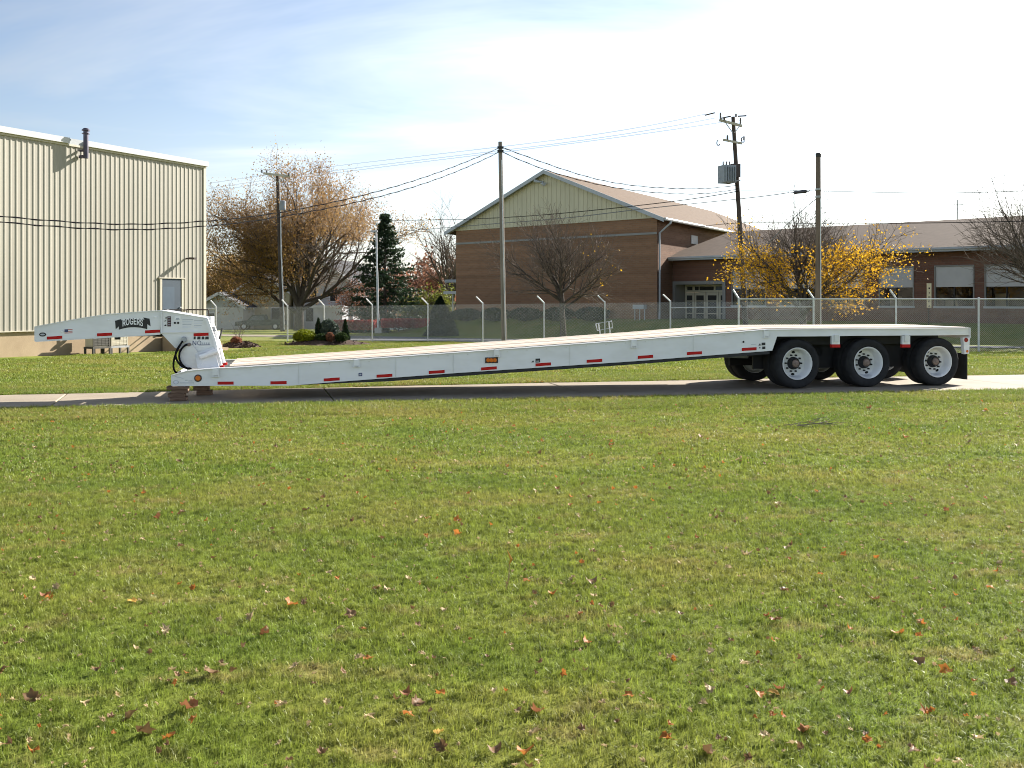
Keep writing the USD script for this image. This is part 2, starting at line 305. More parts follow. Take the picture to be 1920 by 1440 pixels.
# lawn: tone of the turf in patches, the same on the soil and on the blades
def turf(name, blades):
    nodes = {'g': ('geometry', {}), 'm1': ('mapping', {'scale': (0.30, 0.45, 0.3)}), 'n1': ('noise_texture', {'scale': 1.0, 'detail': 5.0, 'roughness': 0.62}),
             'm2': ('mapping', {'scale': (1.5, 3.4, 1.0), 'location': (7.0, 3.0, 0)}), 'n2': ('noise_texture', {'scale': 1.0, 'detail': 4.0, 'roughness': 0.6}),
             'r1': ('rgb_ramp', {'ramp': [(0.36, (0.140, 0.192, 0.027)), (0.50, (0.182, 0.216, 0.034)), (0.66, (0.245, 0.234, 0.054))]}),
             'r2': ('rgb_ramp', {'ramp': [(0.55, (0, 0, 0)), (0.72, (0.65, 0.65, 0.65))]}),
             'mx': ('mix_color', {'b': (0.34, 0.255, 0.11)}), 'hs': ('hsv', {}), 'p': ('principled_bsdf', {'roughness': 0.48 if blades else 0.95, 'specular_ior_level': 0.36 if blades else 0.1})}
    links = [('g.position', 'm1.vector'), ('m1.vector', 'n1.vector'), ('g.position', 'm2.vector'), ('m2.vector', 'n2.vector'), ('n1.fac', 'r1.fac'), ('n2.fac', 'r2.fac'), ('r2.color', 'mx.fac'), ('r1.color', 'mx.a')]
    if blades:
        nodes['st'] = ('rgb_ramp', {'ramp': [(0.0, (0, 0, 0)), (0.82, (0, 0, 0)), (0.84, (1, 1, 1)), (1.0, (1, 1, 1))]})
        nodes['ms'] = ('mix_color', {'b': (0.40, 0.31, 0.17)})
        nodes['w'] = ('white_noise_texture', {'dimensions': '1D'}); nodes['mr'] = ('map_range', {'to_min': 0.45, 'to_max': 1.6})
        nodes['n4'] = ('noise_texture', {'scale': 19.0, 'detail': 3.0, 'roughness': 0.7}); nodes['m4'] = ('map_range', {'from_min': 0.33, 'from_max': 0.67, 'to_min': 0.38, 'to_max': 1.6}); nodes['mu'] = ('math', {'math_type': 'multiply'})
        nodes['t'] = ('translucent_bsdf', {}); nodes['mc'] = ('mix_closure', {'fac': 0.38})
        links += [('g.random_per_island', 'st.fac'), ('st.color', 'ms.fac'), ('mx.result', 'ms.a'), ('ms.result', 'hs.color'), ('g.random_per_island', 'w.w'), ('w.value', 'mr.value'), ('mr.result', 'mu.value1'), ('g.position', 'n4.vector'), ('n4.fac', 'm4.value'), ('m4.result', 'mu.value2'), ('mu.value', 'hs.value'),
                  ('hs.color', 'p.base_color'), ('hs.color', 't.color'), ('p.BSDF', 'mc.closure1'), ('t.BSDF', 'mc.closure2')]
        LOOK[name] = usdkit.material(stage, f'/World/Looks/{name}', nodes, links, surface='mc.closure')
    else:
        nodes['n3'] = ('noise_texture', {'scale': 9.0, 'detail': 8.0, 'roughness': 0.75}); nodes['mr'] = ('map_range', {'from_min': 0.3, 'from_max': 0.7, 'to_min': 0.55, 'to_max': 1.15})
        nodes['b'] = ('bump', {'strength': 0.6, 'distance': 0.04})
        links += [('mx.result', 'hs.color'), ('g.position', 'n3.vector'), ('n3.fac', 'mr.value'), ('mr.result', 'hs.value'), ('hs.color', 'p.base_color'), ('n3.fac', 'b.height'), ('b.normal', 'p.normal')]
        LOOK[name] = usdkit.material(stage, f'/World/Looks/{name}', nodes, links, surface='p.BSDF')
turf('turf_soil', False)
turf('turf_blade', True)
# ---------------------------------------------------------------- terrain
def spaced(core0, core1, step, far0, far1):
    a = list(np.arange(core0, core1 + 1e-6, step)); s = step
    while a[-1] < far1: s *= 1.35; a.append(a[-1] + s)
    s = step
    while a[0] > far0: s *= 1.35; a.insert(0, a[0] - s)
    return np.array(a)
gx, gy = spaced(-46, 46, 0.8, -900, 900), spaced(-3, 96, 0.8, -900, 1500)
GX, GY = np.meshgrid(gx, gy)
vv = np.stack([GX, GY, gz(GX, GY)], -1).reshape(-1, 3)
nx = len(gx); i, j = np.meshgrid(np.arange(len(gy) - 1), np.arange(nx - 1), indexing='ij')
ff = np.stack([i * nx + j, i * nx + j + 1, (i + 1) * nx + j + 1, (i + 1) * nx + j], -1).reshape(-1, 4)
MB().add(vv, ff).build('lawn_ground', 'turf_soil', smooth=True, kind='structure')

def strip(name, A, B, mat, off, n=60, m=6, **kw):
    """sheet draped over the terrain between the polylines A and B"""
    A, B = np.asarray(A, float), np.asarray(B, float)
    def samp(P, k):
        L = np.concatenate([[0], np.cumsum(np.linalg.norm(np.diff(P, axis=0), axis=1))]); t = np.linspace(0, L[-1], k)
        return np.stack([np.interp(t, L, P[:, 0]), np.interp(t, L, P[:, 1])], 1)
    a, b = samp(A, n), samp(B, n); u = np.linspace(0, 1, m)[None, :, None]
    g = a[:, None] * (1 - u) + b[:, None] * u
    v = np.concatenate([g, (gz(g[..., 0], g[..., 1]) + off)[..., None]], -1).reshape(-1, 3)
    i, j = np.meshgrid(np.arange(n - 1), np.arange(m - 1), indexing='ij')
    q = np.stack([i * m + j, i * m + j + 1, (i + 1) * m + j + 1, (i + 1) * m + j], -1).reshape(-1, 4)
    if np.cross(a[-1] - a[0], b[0] - a[0]) < 0: q = q[:, ::-1]
    return MB().add(v, q).build(name, mat, smooth=True, **kw)

# concrete driveway, slab by slab
def near_edge(x): return 15.40 + 0.1846 * (x + 7.85) + 0.20
def far_edge(x): return 17.70 + 0.2300 * (x + 9.0) + 0.42 * float(np.clip((x + 7) / 6, 0, 1))
DRV = thing('driveway', None, None, (0, 0, 0), kind='structure')
ua = np.array([math.cos(0.205), math.sin(0.205)])
xs = [1.0 + 4.35 * k for k in range(-8, 9)]
rng = np.random.default_rng(5)
for a, b in zip(xs[:-1], xs[1:]):
    g = 0.013
    def edge(x0):
        pn = np.array([x0 + 0.45, near_edge(x0 + 0.45)]); pf = np.array([x0 - 0.25, far_edge(x0 - 0.25)])
        return pn, pf
    (n0, f0), (n1, f1) = edge(a + g), edge(b - g)
    dz = rng.uniform(-0.004, 0.004)
    mb = MB(); top = 0.022 + dz
    P = [n0, n1, f1, f0]; c = np.mean(P, 0)
    Q = [p + (c - p) / np.linalg.norm(c - p) * 0.012 for p in P]
    v = [[*p, float(gz(*p)) - 0.1] for p in P] + [[*p, float(gz(*p)) + top - 0.008] for p in P] + [[*q, float(gz(*q)) + top] for q in Q]
    f = [[k, (k + 1) % 4, (k + 1) % 4 + 4, k + 4] for k in range(4)] + [[k + 4, (k + 1) % 4 + 4, (k + 1) % 4 + 8, k + 8] for k in range(4)] + [[8, 9, 10, 11]]
    mb.add(v, f).build('slab', 'concrete', DRV)
strip('soil_verge', [(x, far_edge(x) - 0.3) for x in np.linspace(-34, 34, 12)], [(x, far_edge(x) + 0.22 + 0.12 * math.sin(x * 2.1)) for x in np.linspace(-34, 34, 90)], 'soil', 0.006, 160, 3, kind='structure')
strip('soil_edge', [(x, near_edge(x) - 0.10 - 0.05 * math.sin(x * 1.7)) for x in np.linspace(-34, 34, 90)], [(x, near_edge(x) + 0.3) for x in np.linspace(-34, 34, 12)], 'soil', 0.006, 160, 3, kind='structure')
# road and parking beyond the fence
strip('parking_lot', [(-10.5, 57.0), (-2, 53.2), (8, 50.3), (14, 46.3), (20, 42.3), (34, 38.8), (60, 36)], [(-13, 72), (-4, 63.0), (2, 58.5), (9, 53.5), (15, 49.3), (21, 45.0), (34, 41.2), (60, 38.5)], 'asphalt', 0.03, 60, 8, kind='structure')
strip('side_road', [(-60, 84), (-30, 76), (-20, 69), (-11, 64)], [(-60, 92), (-30, 81), (-20, 74.5), (-12.5, 71)], 'concrete', 0.03, 30, 5, kind='structure')
strip('back_street', [(-90, 119), (-40, 112), (-8, 104)], [(-90, 126), (-40, 119), (-8, 111)], 'asphalt', 0.03, 30, 5, kind='structure')

# ---------------------------------------------------------------- the trailer
TA = math.radians(12.0); TO = np.array([5.411, 18.95]); DZ = 0.022
es, ey = np.array([math.cos(TA), math.sin(TA)]), np.array([-math.sin(TA), math.cos(TA)])
def S(px, py, y=0.0):
    """pixel -> (s, z) on the upright plane at depth y of the trailer"""
    p = ray_plane(px, py, TO + ey * y, ey)
    return np.array([(p[:2] - TO) @ es, p[2]])
def Sl(pts, y=0.0): return [tuple(S(a, b, y)) for a, b in pts]
TW = 2.44
TR = thing('lowboy_trailer', 'long white lowboy trailer with detachable gooseneck and three axles parked on the concrete drive', 'trailer', (*TO, 0), TA)
def face(mb, pts, y0, y1):
    """polygon (s, z) as a plate from depth y0 (near) to y1"""
    return mb.poly(pts, y1 - y0, SZ, (0, y1, 0))
# profile of the deck along the near edge
topL = [S(*p) for p in ((320.7, 703.5), (351, 695), (397, 690.5), (450, 688.2), (700, 671.5), (1000, 650.5), (1250, 632.5), (1440, 619.2))]
s_k, z_k = topL[-1]
s_e = S(1820, 615)[0]
zr = S(1640, 616)[1]
s0 = topL[0][0]
botL = [S(*p) for p in ((322, 724.2), (546, 723.2), (623, 716.8), (850, 700.0), (1180, 678.2), (1449, 657.6))]
def ztop(s): return np.interp(s, [p[0] for p in topL] + [s_e], [p[1] for p in topL[:-1]] + [zr, zr])
def zbot(s): return np.interp(s, [p[0] for p in botL], [p[1] for p in botL])
sb = botL[-1][0]; s_b2 = S(1458, 630)[0]; z_b2 = S(1600, 630)[1]
side = [tuple(p) for p in botL] + [(s_b2, z_b2)] + [(s_e - 0.02, z_b2)] + [(s_e - 0.02, zr - 0.012)] + [(s_k, zr - 0.012)] + [(p[0], p[1] - 0.012) for p in topL[:-1][::-1]]
for yy in (0.02, TW - 0.045):
    shp = side if yy < 1 else [(a, max(b, ztop(a) - 0.17) if a < sb + 0.01 else b) for a, b in side]
    face(MB(), shp, yy, yy + 0.025).build('side_beam', 'white_paint', TR)
    # top flange, a lip that stands proud of the web, in one run along the profile
    fl = MB(); ps = [(p[0], p[1]) for p in topL[:-1]] + [(s_k, zr), (s_e, zr)]
    ya, yb = (0.0, 0.11) if yy < 1 else (TW - 0.11, TW)
    for (a0, b0), (a1, b1) in zip(ps[:-1], ps[1:]):
        fl.add([(a0, ya, b0 - 0.012), (a0, yb, b0 - 0.012), (a0, ya, b0), (a0, yb, b0), (a1, ya, b1 - 0.012), (a1, yb, b1 - 0.012), (a1, ya, b1), (a1, yb, b1)], BOXF)
    fl.build('top_flange', 'white_paint', TR)
    # lower flange, black, under the sloping part
    fl = MB(); qs = np.linspace(botL[2][0] - 0.6, sb - 0.05, 12)
    for a0, a1 in zip(qs[:-1], qs[1:]):
        k0, k1 = (zbot(a0), zbot(a1)) if yy < 1 else (ztop(a0) - 0.172, ztop(a1) - 0.172); ya, yb = (0.03, 0.17) if yy < 1 else (TW - 0.17, TW - 0.03)
        h0, h1 = [0.055 * float(ss(qs[0], qs[0] + 1.6, a)) + 0.004 for a in (a0, a1)]
        fl.add([(a0, ya, k0 - h0), (a0, yb, k0 - h0), (a0, ya, k0), (a0, yb, k0), (a1, ya, k1 - h1), (a1, yb, k1 - h1), (a1, ya, k1), (a1, yb, k1)], BOXF)
    fl.build('bottom_flange', 'black_steel', TR)
# front and rear cross plates
MB().mm(s0 - 0.006, s0 + 0.02, 0.046, TW - 0.046, botL[0][1], topL[0][1] - 0.014).build('nose_plate', 'white_paint', TR)
MB().mm(s_e - 0.018, s_e, 0.0, TW, S(1815, 634)[1], zr - 0.014).build('tail_plate', 'white_paint', TR)
# deep inner beams and cross members under the deck
for yc in (0.50, 1.45):
    mb = MB(); qs = np.linspace(s0 + 1.1, s_e - 0.4, 16)
    for a0, a1 in zip(qs[:-1], qs[1:]):
        t0, t1 = ztop(a0) - 0.07, ztop(a1) - 0.07
        k0, k1 = [max(zbot(a) + 0.05, 0.3) if a < sb else zr - 0.32 for a in (a0, a1)]
        mb.add([(a0, yc - 0.05, k0), (a0, yc + 0.05, k0), (a0, yc - 0.05, t0), (a0, yc + 0.05, t0), (a1, yc - 0.05, k1), (a1, yc + 0.05, k1), (a1, yc - 0.05, t1), (a1, yc + 0.05, t1)], BOXF)
    mb.build('inner_beam', 'black_steel', TR)
for s in np.arange(s0 + 0.5, s_e - 0.2, 0.62):
    z1 = ztop(s) - 0.055
    MB().mm(s - 0.03, s + 0.03, 0.05, TW - 0.05, z1 - (0.11 if s < sb else 0.07), z1).build('cross_member', 'black_steel', TR)
# deck planks, laid lengthwise
rng = np.random.default_rng(11)
nb, y0, y1 = 9, 0.125, TW - 0.125
bw = (y1 - y0) / nb
s_p0 = S(428, 687, 0)[0]
for k in range(nb):
    mb = MB(); ya, yb = y0 + k * bw + 0.004, y0 + (k + 1) * bw - 0.004
    dz = rng.uniform(0.0, 0.008)
    st = [s_p0 + rng.uniform(0, .02)] + [p[0] for p in topL if p[0] > s_p0 + 0.2][:-1] + [s_k, s_e - 0.03]
    for a0, a1 in zip(st[:-1], st[1:]):
        t0, t1 = float(ztop(a0)) + 0.016 + dz, float(ztop(a1)) + 0.016 + dz
        mb.add([(a0, ya, t0 - 0.045), (a0, yb, t0 - 0.045), (a0, ya, t0), (a0, yb, t0), (a1, ya, t1 - 0.045), (a1, yb, t1 - 0.045), (a1, ya, t1), (a1, yb, t1)], BOXF)
    mb.build('deck_plank', 'plank_wood', TR)
for px, py in ((560, 680), (742, 670), (850, 662), (1068, 645), (1300, 628)):
    q0, q1 = S(px, py, 0.02), S(px, py, 0.02)[0]
    MB().mm(q1 - 0.004, q1 + 0.004, 0.0165, 0.0195, zbot(q1) + 0.01, ztop(q1) - 0.02).build('weld_seam', 'white_weathered', TR)
for px in range(470, 1430, 37):
    q = S(px, 650, 0.02)[0]
    MB().cyl((q, 0.021, ztop(q) - 0.05), (q, 0.012, ztop(q) - 0.05), 0.011, 6).build('bolt', 'white_weathered', TR)
# red conspicuity strips
def sticker(name, mat, quad, y, t=0.004, parent=None, label=None):
    return face(MB(), Sl(quad, y), y - t, y).build(name, mat, parent or TR, label=label)
YB = 0.02; YG = 0.60
for x0, x1, a, b in ((408, 438, 715.6, 715.4), (507, 537.5, 714.9, 714.4), (607, 637, 709.6, 707.6), (706, 735.5, 702.6, 700.8), (804, 833.7, 695.7, 693.5), (902, 931.5, 689.0, 686.8), (1004, 1033, 681.3, 679.4), (1100, 1129, 674.8, 672.8), (1196, 1224.4, 667.4, 665.2), (1288, 1316, 660.2, 658.4), (1391, 1418.5, 652.6, 650.8)):
    sticker('reflector_strip', 'reflector_red', [(x0, a + 5.6), (x1, b + 5.6), (x1, b), (x0, a)], YB)
for x0, x1, a, b in ((88, 116.5, 631.2, 629.5), (182, 210, 624.9, 623.8), (272, 300, 619.3, 618.0), (363, 391, 624.9, 623.9)):
    sticker('reflector_strip', 'reflector_red', [(x0, a + 5.6), (x1, b + 5.6), (x1, b), (x0, a)], YG)
# stake pockets on the side beam
for px, py in ((404.5, 698.5), (668.5, 680.5), (931, 661.5), (1188, 644.5), (1436, 626)):
    s, z = S(px, py, YB); t = z - 0.06
    mb = MB().mm(s - 0.05, s - 0.038, YB - 0.03, YB - 0.001, t, t + 0.13).mm(s + 0.038, s + 0.05, YB - 0.03, YB - 0.001, t, t + 0.13).mm(s - 0.038, s + 0.038, YB - 0.03, YB - 0.02, t + 0.012, t + 0.122).mm(s - 0.06, s + 0.06, YB - 0.034, YB - 0.002, t - 0.012, t)
    mb.build('stake_pocket', 'white_paint', TR)
# lamps
def disc(mb, px, py, r, y, t, n=24, rz=None):
    s, z = S(px, py, y); pr = [(0.0, -t), (r * 0.8, -t), (r, -t * 0.5), (r, 0.0)]
    m2 = MB().lathe(pr, n); v = np.vstack(m2.v); v[:, 2] *= (rz or 1.0)
    return mb.add(v + np.array([s, y, z]), np.vstack(m2.f))
lp = disc(MB(), 371.2, 709, 0.062, YB, 0.012).build('marker_lamp', 'dark_brown', TR)
disc(MB(), 371.2, 709, 0.042, YB - 0.012, 0.014).build('lens', 'lamp_amber', lp)
s, z = S(921.5, 675.3, YB)
lp = MB().mm(s - 0.115, s + 0.115, YB - 0.012, YB, z - 0.05, z + 0.05).build('marker_lamp', 'dark_brown', TR)
for k in (-1, 0, 1): disc(MB(), 921.5 + k * 6.2, 675.3, 0.036, YB - 0.012, 0.012).build('lens', 'lamp_amber', lp)
disc(MB(), 1394, 641, 0.02, YB, 0.006).build('valve_port', 'black_steel', TR)
# rear bracket with tail lamp
s1, s2 = S(1806, 640)[0], S(1817, 640)[0]
rb = face(MB(), [(s1, S(1806, 633)[1]), (s1 + 0.03, S(1811, 664)[1]), (s2, S(1817, 663)[1]), (s2 + 0.02, S(1817, 633)[1])], 0.0, 0.09).build('lamp_bracket', 'white_paint', TR)
disc(MB(), 1811.3, 637.4, 0.042, 0.0, 0.015).build('tail_lamp', 'lamp_red', rb)
disc(MB(), 1813.5, 658.5, 0.026, 0.0, 0.010).build('marker_lamp', 'lamp_amber', rb)
for q in (0.05, TW - 0.62):
    MB().mm(s2 - 0.02, s2 + 0.0, q, q + 0.57, S(1815, 712)[1], S(1815, 663)[1]).build('mud_flap', 'black_matte', TR)
# brackets between the wheels
for x0, x1 in ((1560, 1575), (1692, 1706.5)):
    br = face(MB(), Sl([(x0, 645.5), (x1, 645.5), (x1, 630), (x0, 630)], 0.01), 0.01, 0.07).build('hanger_bracket', 'white_paint', TR)
    face(MB(), Sl([(x0 - 0.3, 651.5), (x1 + 0.3, 651.5), (x1 + 0.3, 645.6), (x0 - 0.3, 645.6)], 0.005), 0.005, 0.075).build('reflector', 'reflector_red', br)
    s, z = S((x0 + x1) / 2, 633, 0.01)
    MB().mm(s - 0.045, s + 0.045, -0.02, 0.009, z - 0.08, z + 0.05).build('winch', 'white_weathered', br)
# wheels
RT = 0.468
wheel_s = [S(1498, 684)[0], S(1631.5, 683)[0], S(1762, 682)[0]]
tyre = [(0.292, 0.05), (0.302, 0.03), (0.32, 0.018), (0.36, 0.004), (0.40, 0.0), (0.43, 0.006), (0.452, 0.022), (0.464, 0.042)]
tread = []
yq = 0.05
for k in range(5):
    w = 0.025; tread += [(RT, yq), (RT, yq + w), (RT - 0.013, yq + w + 0.002), (RT - 0.013, yq + w + 0.008)] if k < 4 else [(RT, yq), (RT, yq + w)]
    yq += w + 0.010
tyre_prof = tyre + tread + [(r, 0.265 - y) for r, y in tyre[::-1]]
rim_prof = [(0.297, 0.052), (0.306, 0.026), (0.304, 0.016), (0.294, 0.016), (0.284, 0.034), (0.272, 0.052), (0.262, 0.09), (0.256, 0.175), (0.235, 0.198), (0.19, 0.20), (0.112, 0.196), (0.108, 0.206)]
inner_rim = [(0.297, 0.052), (0.306, 0.026), (0.294, 0.016), (0.272, 0.052), (0.258, 0.13), (0.10, 0.13), (0.0, 0.13)]
def wheel_at(name, s, y, rot, full, far=False):
    w = thing(name, None, None, (0, 0, 0), 0, parent=TR)
    pos = np.array([s, y, RT + DZ])
    sg = -1 if far else 1
    def put(mb, nm, mat, sm=35):
        v = np.vstack(mb.v); v[:, 1] *= sg
        f = np.vstack(mb.f); f = f if sg > 0 else f[:, ::-1]
        o = MB().add(v + pos, f); return o.build(nm, mat, w, smooth=sm)
    put(MB().lathe(tyre_prof, 56), 'tyre', 'rubber', 40)
    if not full:
        put(MB().lathe(inner_rim, 24), 'rim', 'white_weathered'); return w
    put(MB().lathe(rim_prof, 48), 'rim', 'white_paint', 40)
    put(MB().lathe([(0.122, 0.199), (0.118, 0.16), (0.10, 0.14), (0.088, 0.12), (0.084, 0.085)], 28), 'hub', 'black_steel', 40)
    put(MB().lathe([(0.074, 0.09), (0.058, 0.07), (0.05, 0.06), (0.03, 0.055), (0.026, 0.046), (0.0, 0.046)], 20), 'hub_cap', 'hub_brown', 40)
    for k in range(10):
        a = rot + k * math.pi / 5
        put(MB().cyl((0.158 * math.cos(a), 0.20, 0.158 * math.sin(a)), (0.158 * math.cos(a), 0.155, 0.158 * math.sin(a)), 0.019, 6, 0.016), 'lug_nut', 'black_steel', False)
    for da in (0.3, 0.3 + math.pi):
        a = rot + da; c, s_ = math.cos(a), math.sin(a)
        m2 = MB().lathe([(0.0, 0.1945), (0.036, 0.1945), (0.038, 0.202)], 14); v = np.vstack(m2.v); v[:, 0] *= 0.62
        v2 = v.copy(); v2[:, 0] = v[:, 0] * c - v[:, 2] * s_; v2[:, 2] = v[:, 0] * s_ + v[:, 2] * c
        put(MB().add(v2 + np.array([0.21 * c, 0, 0.21 * s_]), np.vstack(m2.f)), 'hand_hole', 'black_matte', False)
    return w
for k, s in enumerate(wheel_s):
    wheel_at('wheel', s, 0.035, (-1.9, -1.55, -1.35)[k], True)
    wheel_at('wheel', s, 0.335, 0.2 * k, False)
    wheel_at('wheel', s, TW - 0.600, 0.2 * k, False)
    wheel_at('wheel', s, TW - 0.035, 0.5 * k, True, far=True)
    MB().cyl((s, 0.3, RT + DZ), (s, TW - 0.3, RT + DZ), 0.065, 14).build('axle', 'black_steel', TR)
    for yc in (0.75, TW - 0.75):
        MB().bar((s - 0.75, yc, zr - 0.42), (s, yc, RT + DZ), 0.09, 0.12).build('suspension_arm', 'black_steel', TR)
for k in (-0.55, 0.75, 2.05):
    MB().mm(k - 0.1, k + 0.1, 0.66, TW - 0.66, zr - 0.55, zr - 0.14).build('frame_bracket', 'black_steel', TR)
MB().cyl((-1.15, 0.9, 0.62), (-0.62, 0.9, 0.60), 0.05, 12).build('air_tank', 'trim_grey', TR)
for yc in (0.66, TW - 0.70): MB().mm(-0.62, 3.2, yc, yc + 0.04, 0.36, zr - 0.155).build('bogie_side_plate', 'black_steel', TR)
MB().mm(-0.75, 3.35, 0.64, TW - 0.64, zr - 0.15, zr - 0.055).build('bogie_frame', 'black_steel', TR)

# ---- gooseneck
GW = 0.86; y0, y1 = YG, YG + GW
arm = Sl([(66, 639.6), (300, 626.2), (303, 583.2), (250, 586.3), (200, 590.4), (150, 598.0), (110, 605.2), (65, 613.6)], YG)
body = Sl([(303, 626), (328, 652), (350, 652), (392, 652), (413, 680), (414, 672), (388.5, 597.3), (346, 590.4), (303, 583.2)], YG)
low = Sl([(336.5, 690), (336.5, 652), (340, 650), (400, 650), (413, 682), (413, 690)], YG)
for a, b, nm in ((y0, y0 + 0.03, 'near'), (y1 - 0.03, y1, 'far')):
    face(MB(), arm, a, b).build('gooseneck_arm_plate', 'white_paint', TR)
    face(MB(), Sl([(303.2, 626), (328, 652), (413, 677), (388.5, 597.3), (346, 590.4), (303.2, 583.2)], YG), a, b).build('gooseneck_body_plate', 'white_paint', TR)
# arm boxes
def top_run(mb, pts, ya, yb, t, up=0.0):
    for (a0, b0), (a1, b1) in zip(pts[:-1], pts[1:]):
        mb.add([(a0, ya, b0 - t), (a0, yb, b0 - t), (a0, ya, b0 + up), (a0, yb, b0 + up), (a1, ya, b1 - t), (a1, yb, b1 - t), (a1, ya, b1 + up), (a1, yb, b1 + up)], BOXF)
    return mb
topA = Sl([(65, 613.6), (110, 605.2), (150, 598.0), (200, 590.4), (250, 586.3), (303, 583.2), (346, 590.4), (388.5, 597.3)], YG)
botA = Sl([(66, 639.6), (300, 626.2)], YG)
for ya, yb in ((y0 - 0.012, y0 + 0.17), (y1 - 0.17, y1 + 0.012)):
    top_run(MB(), topA, ya, yb, 0.0, 0.014).build('gooseneck_flange', 'white_paint', TR)
    top_run(MB(), botA, ya + 0.012, yb - 0.012, 0.014, -0.001).build('gooseneck_lower_flange', 'white_paint', TR)
    yi = yb - 0.012 if ya < y0 else ya + 0.012
    face(MB(), [(a, b - 0.002 if k > 1 else b + 0.002) for k, (a, b) in enumerate(arm)], yi - 0.01, yi + 0.01).build('gooseneck_web', 'white_paint', TR)
top_run(MB(), topA[4:], y0 + 0.172, y1 - 0.172, 0.012, 0.008).build('gooseneck_top_plate', 'white_paint', TR)
for k in range(5):
    s = topA[0][0] + 0.05 + k * 0.52
    z = np.interp(s, [p[0] for p in topA], [p[1] for p in topA])
    MB().mm(s, s + (0.30 if k else 0.34), y0 + 0.172, y1 - 0.172, z - 0.05, z - 0.02).build('gooseneck_cross_plate', 'white_paint', TR)
s, z = S(66, 626, YG)
MB().mm(s - 0.014, s - 0.002, y0, y1, S(66, 639.6, YG)[1], S(65, 613.8, YG)[1]).build('gooseneck_nose', 'white_paint', TR)
s, z = S(212, 632, YG)
MB().cyl((s, (y0 + y1) / 2, z + 0.02), (s, (y0 + y1) / 2, z - 0.06), 0.05, 16).mm(s - 0.3, s + 0.75, y0 + 0.3, y1 - 0.3, z + 0.0, z + 0.03).build('king_pin', 'black_steel', TR)
# ledge at the joint of arm and body, lower fairing, rear legs
face(MB(), Sl([(303.5, 624.2), (385, 623.0), (385, 621.5), (303.5, 622.8)], YG), y0 - 0.02, y0 - 0.001).build('ledge', 'white_paint', TR)
face(MB(), Sl([(301.5, 626), (304.2, 626), (304.2, 584), (301.5, 584)], YG), y0 - 0.014, y0 - 0.001).build('joint_rib', 'white_paint', TR)
face(MB(), Sl([(337, 690.5), (337, 651), (345, 646), (380, 647), (404, 655), (411, 690.5)], YG), y0 + 0.035, y1 - 0.035).build('gooseneck_foot', 'white_paint', TR)
face(MB(), Sl([(337.5, 690), (337.5, 668), (339, 659), (343, 652.5), (350, 648.5), (362, 647.5), (371, 660), (377, 690)], YG), y0 - 0.03, y0 + 0.034).build('foot_plate', 'white_paint', TR)
q = [S(px, py, YG) for px, py in ((372, 690), (366, 663), (401, 650), (412, 689))]; dd = (0.13, 0.03, 0.01, 0.10)
MB().add([(a[0], y0 - d_, a[1]) for a, d_ in zip(q, dd)] + [(a[0], y0 + 0.02, a[1]) for a in q], [[0, 3, 2, 1], [0, 1, 5, 4], [1, 2, 6, 5], [2, 3, 7, 6], [3, 0, 4, 7]]).build('foot_wedge', 'white_paint', TR)
ca, cb = S(375, 668, YG), S(408, 658, YG)
MB().cyl((ca[0], y0 - 0.13, ca[1]), (cb[0], y0 - 0.06, cb[1]), 0.045, 14).build('lift_cylinder', 'white_paint', TR, smooth=40)
for ya in (y0 - 0.016, y1 - 0.12):
    lg = MB()
    P = Sl([(387, 597.3), (401.5, 638), (413.5, 685.5)], YG)
    for (a0, b0), (a1, b1) in zip(P[:-1], P[1:]):
        lg.bar((a0, ya + 0.06, b0), (a1, ya + 0.06, b1), 0.13, 0.05, up=(1, 0, 0))
    lg.build('rear_leg', 'white_paint', TR)
    s, z = S(414, 686.5, YG)
    MB().mm(s - 0.05, s + 0.05, ya - 0.005, ya + 0.125, z - 0.03, z + 0.01).build('leg_shoe', 'reflector_red', TR)
a, b = S(390, 604, YG), S(398, 628, YG)
MB().bar((a[0] + 0.02, y0 + 0.12, a[1]), (a[0] + 0.02, y1 - 0.12, a[1]), 0.05, 0.18).build('rear_cross_bar', 'white_paint', TR)
MB().bar((b[0] + 0.05, y0 + 0.12, b[1] - 0.1), (b[0] + 0.05, y1 - 0.12, b[1] - 0.1), 0.05, 0.3).build('rear_cross_bar', 'white_paint', TR)
s, z = S(402, 627, YG)
MB().box((s + 0.075, y0 + 0.48, z + 0.0), (0.02, 0.16, 0.2), ry=0.25).build('rear_decal', 'decal_dark', TR)
# hoses
def hose(pts, y, r=0.017):
    q = np.array([[*S(a, b, y + dy)] + [y + dy] for a, b, dy in pts]); q = q[:, [0, 2, 1]]
    from scipy.interpolate import CubicSpline
    t = np.arange(len(q)); cs = CubicSpline(t, q)(np.linspace(0, len(q) - 1, 40))
    MB().tube(cs, r, 8).build('air_hose', 'cable_black', TR, smooth=True)
hose([(344, 637, 0), (338, 646, -.08), (331, 658, -.1), (330, 671, -.1), (338, 684, -.1), (348, 690, -.08), (359, 690, 0)], YG)
hose([(343, 638, 0), (336, 650, -.05), (329, 665, -.06), (325.5, 680, -.05), (326, 692, 0), (331, 699, 0.1)], YG)
hose([(354, 646, 0), (345, 649, -.06), (337, 661, -.1), (337, 675, -.1), (345, 687, -.1), (356, 690.5, -.03)], YG)
disc(MB(), 345, 636.5, 0.05, YG, 0.05).build('hose_coupling', 'trim_grey', TR)
disc(MB(), 355, 646, 0.03, YG, 0.05).build('hose_coupling', 'hub_brown', TR)
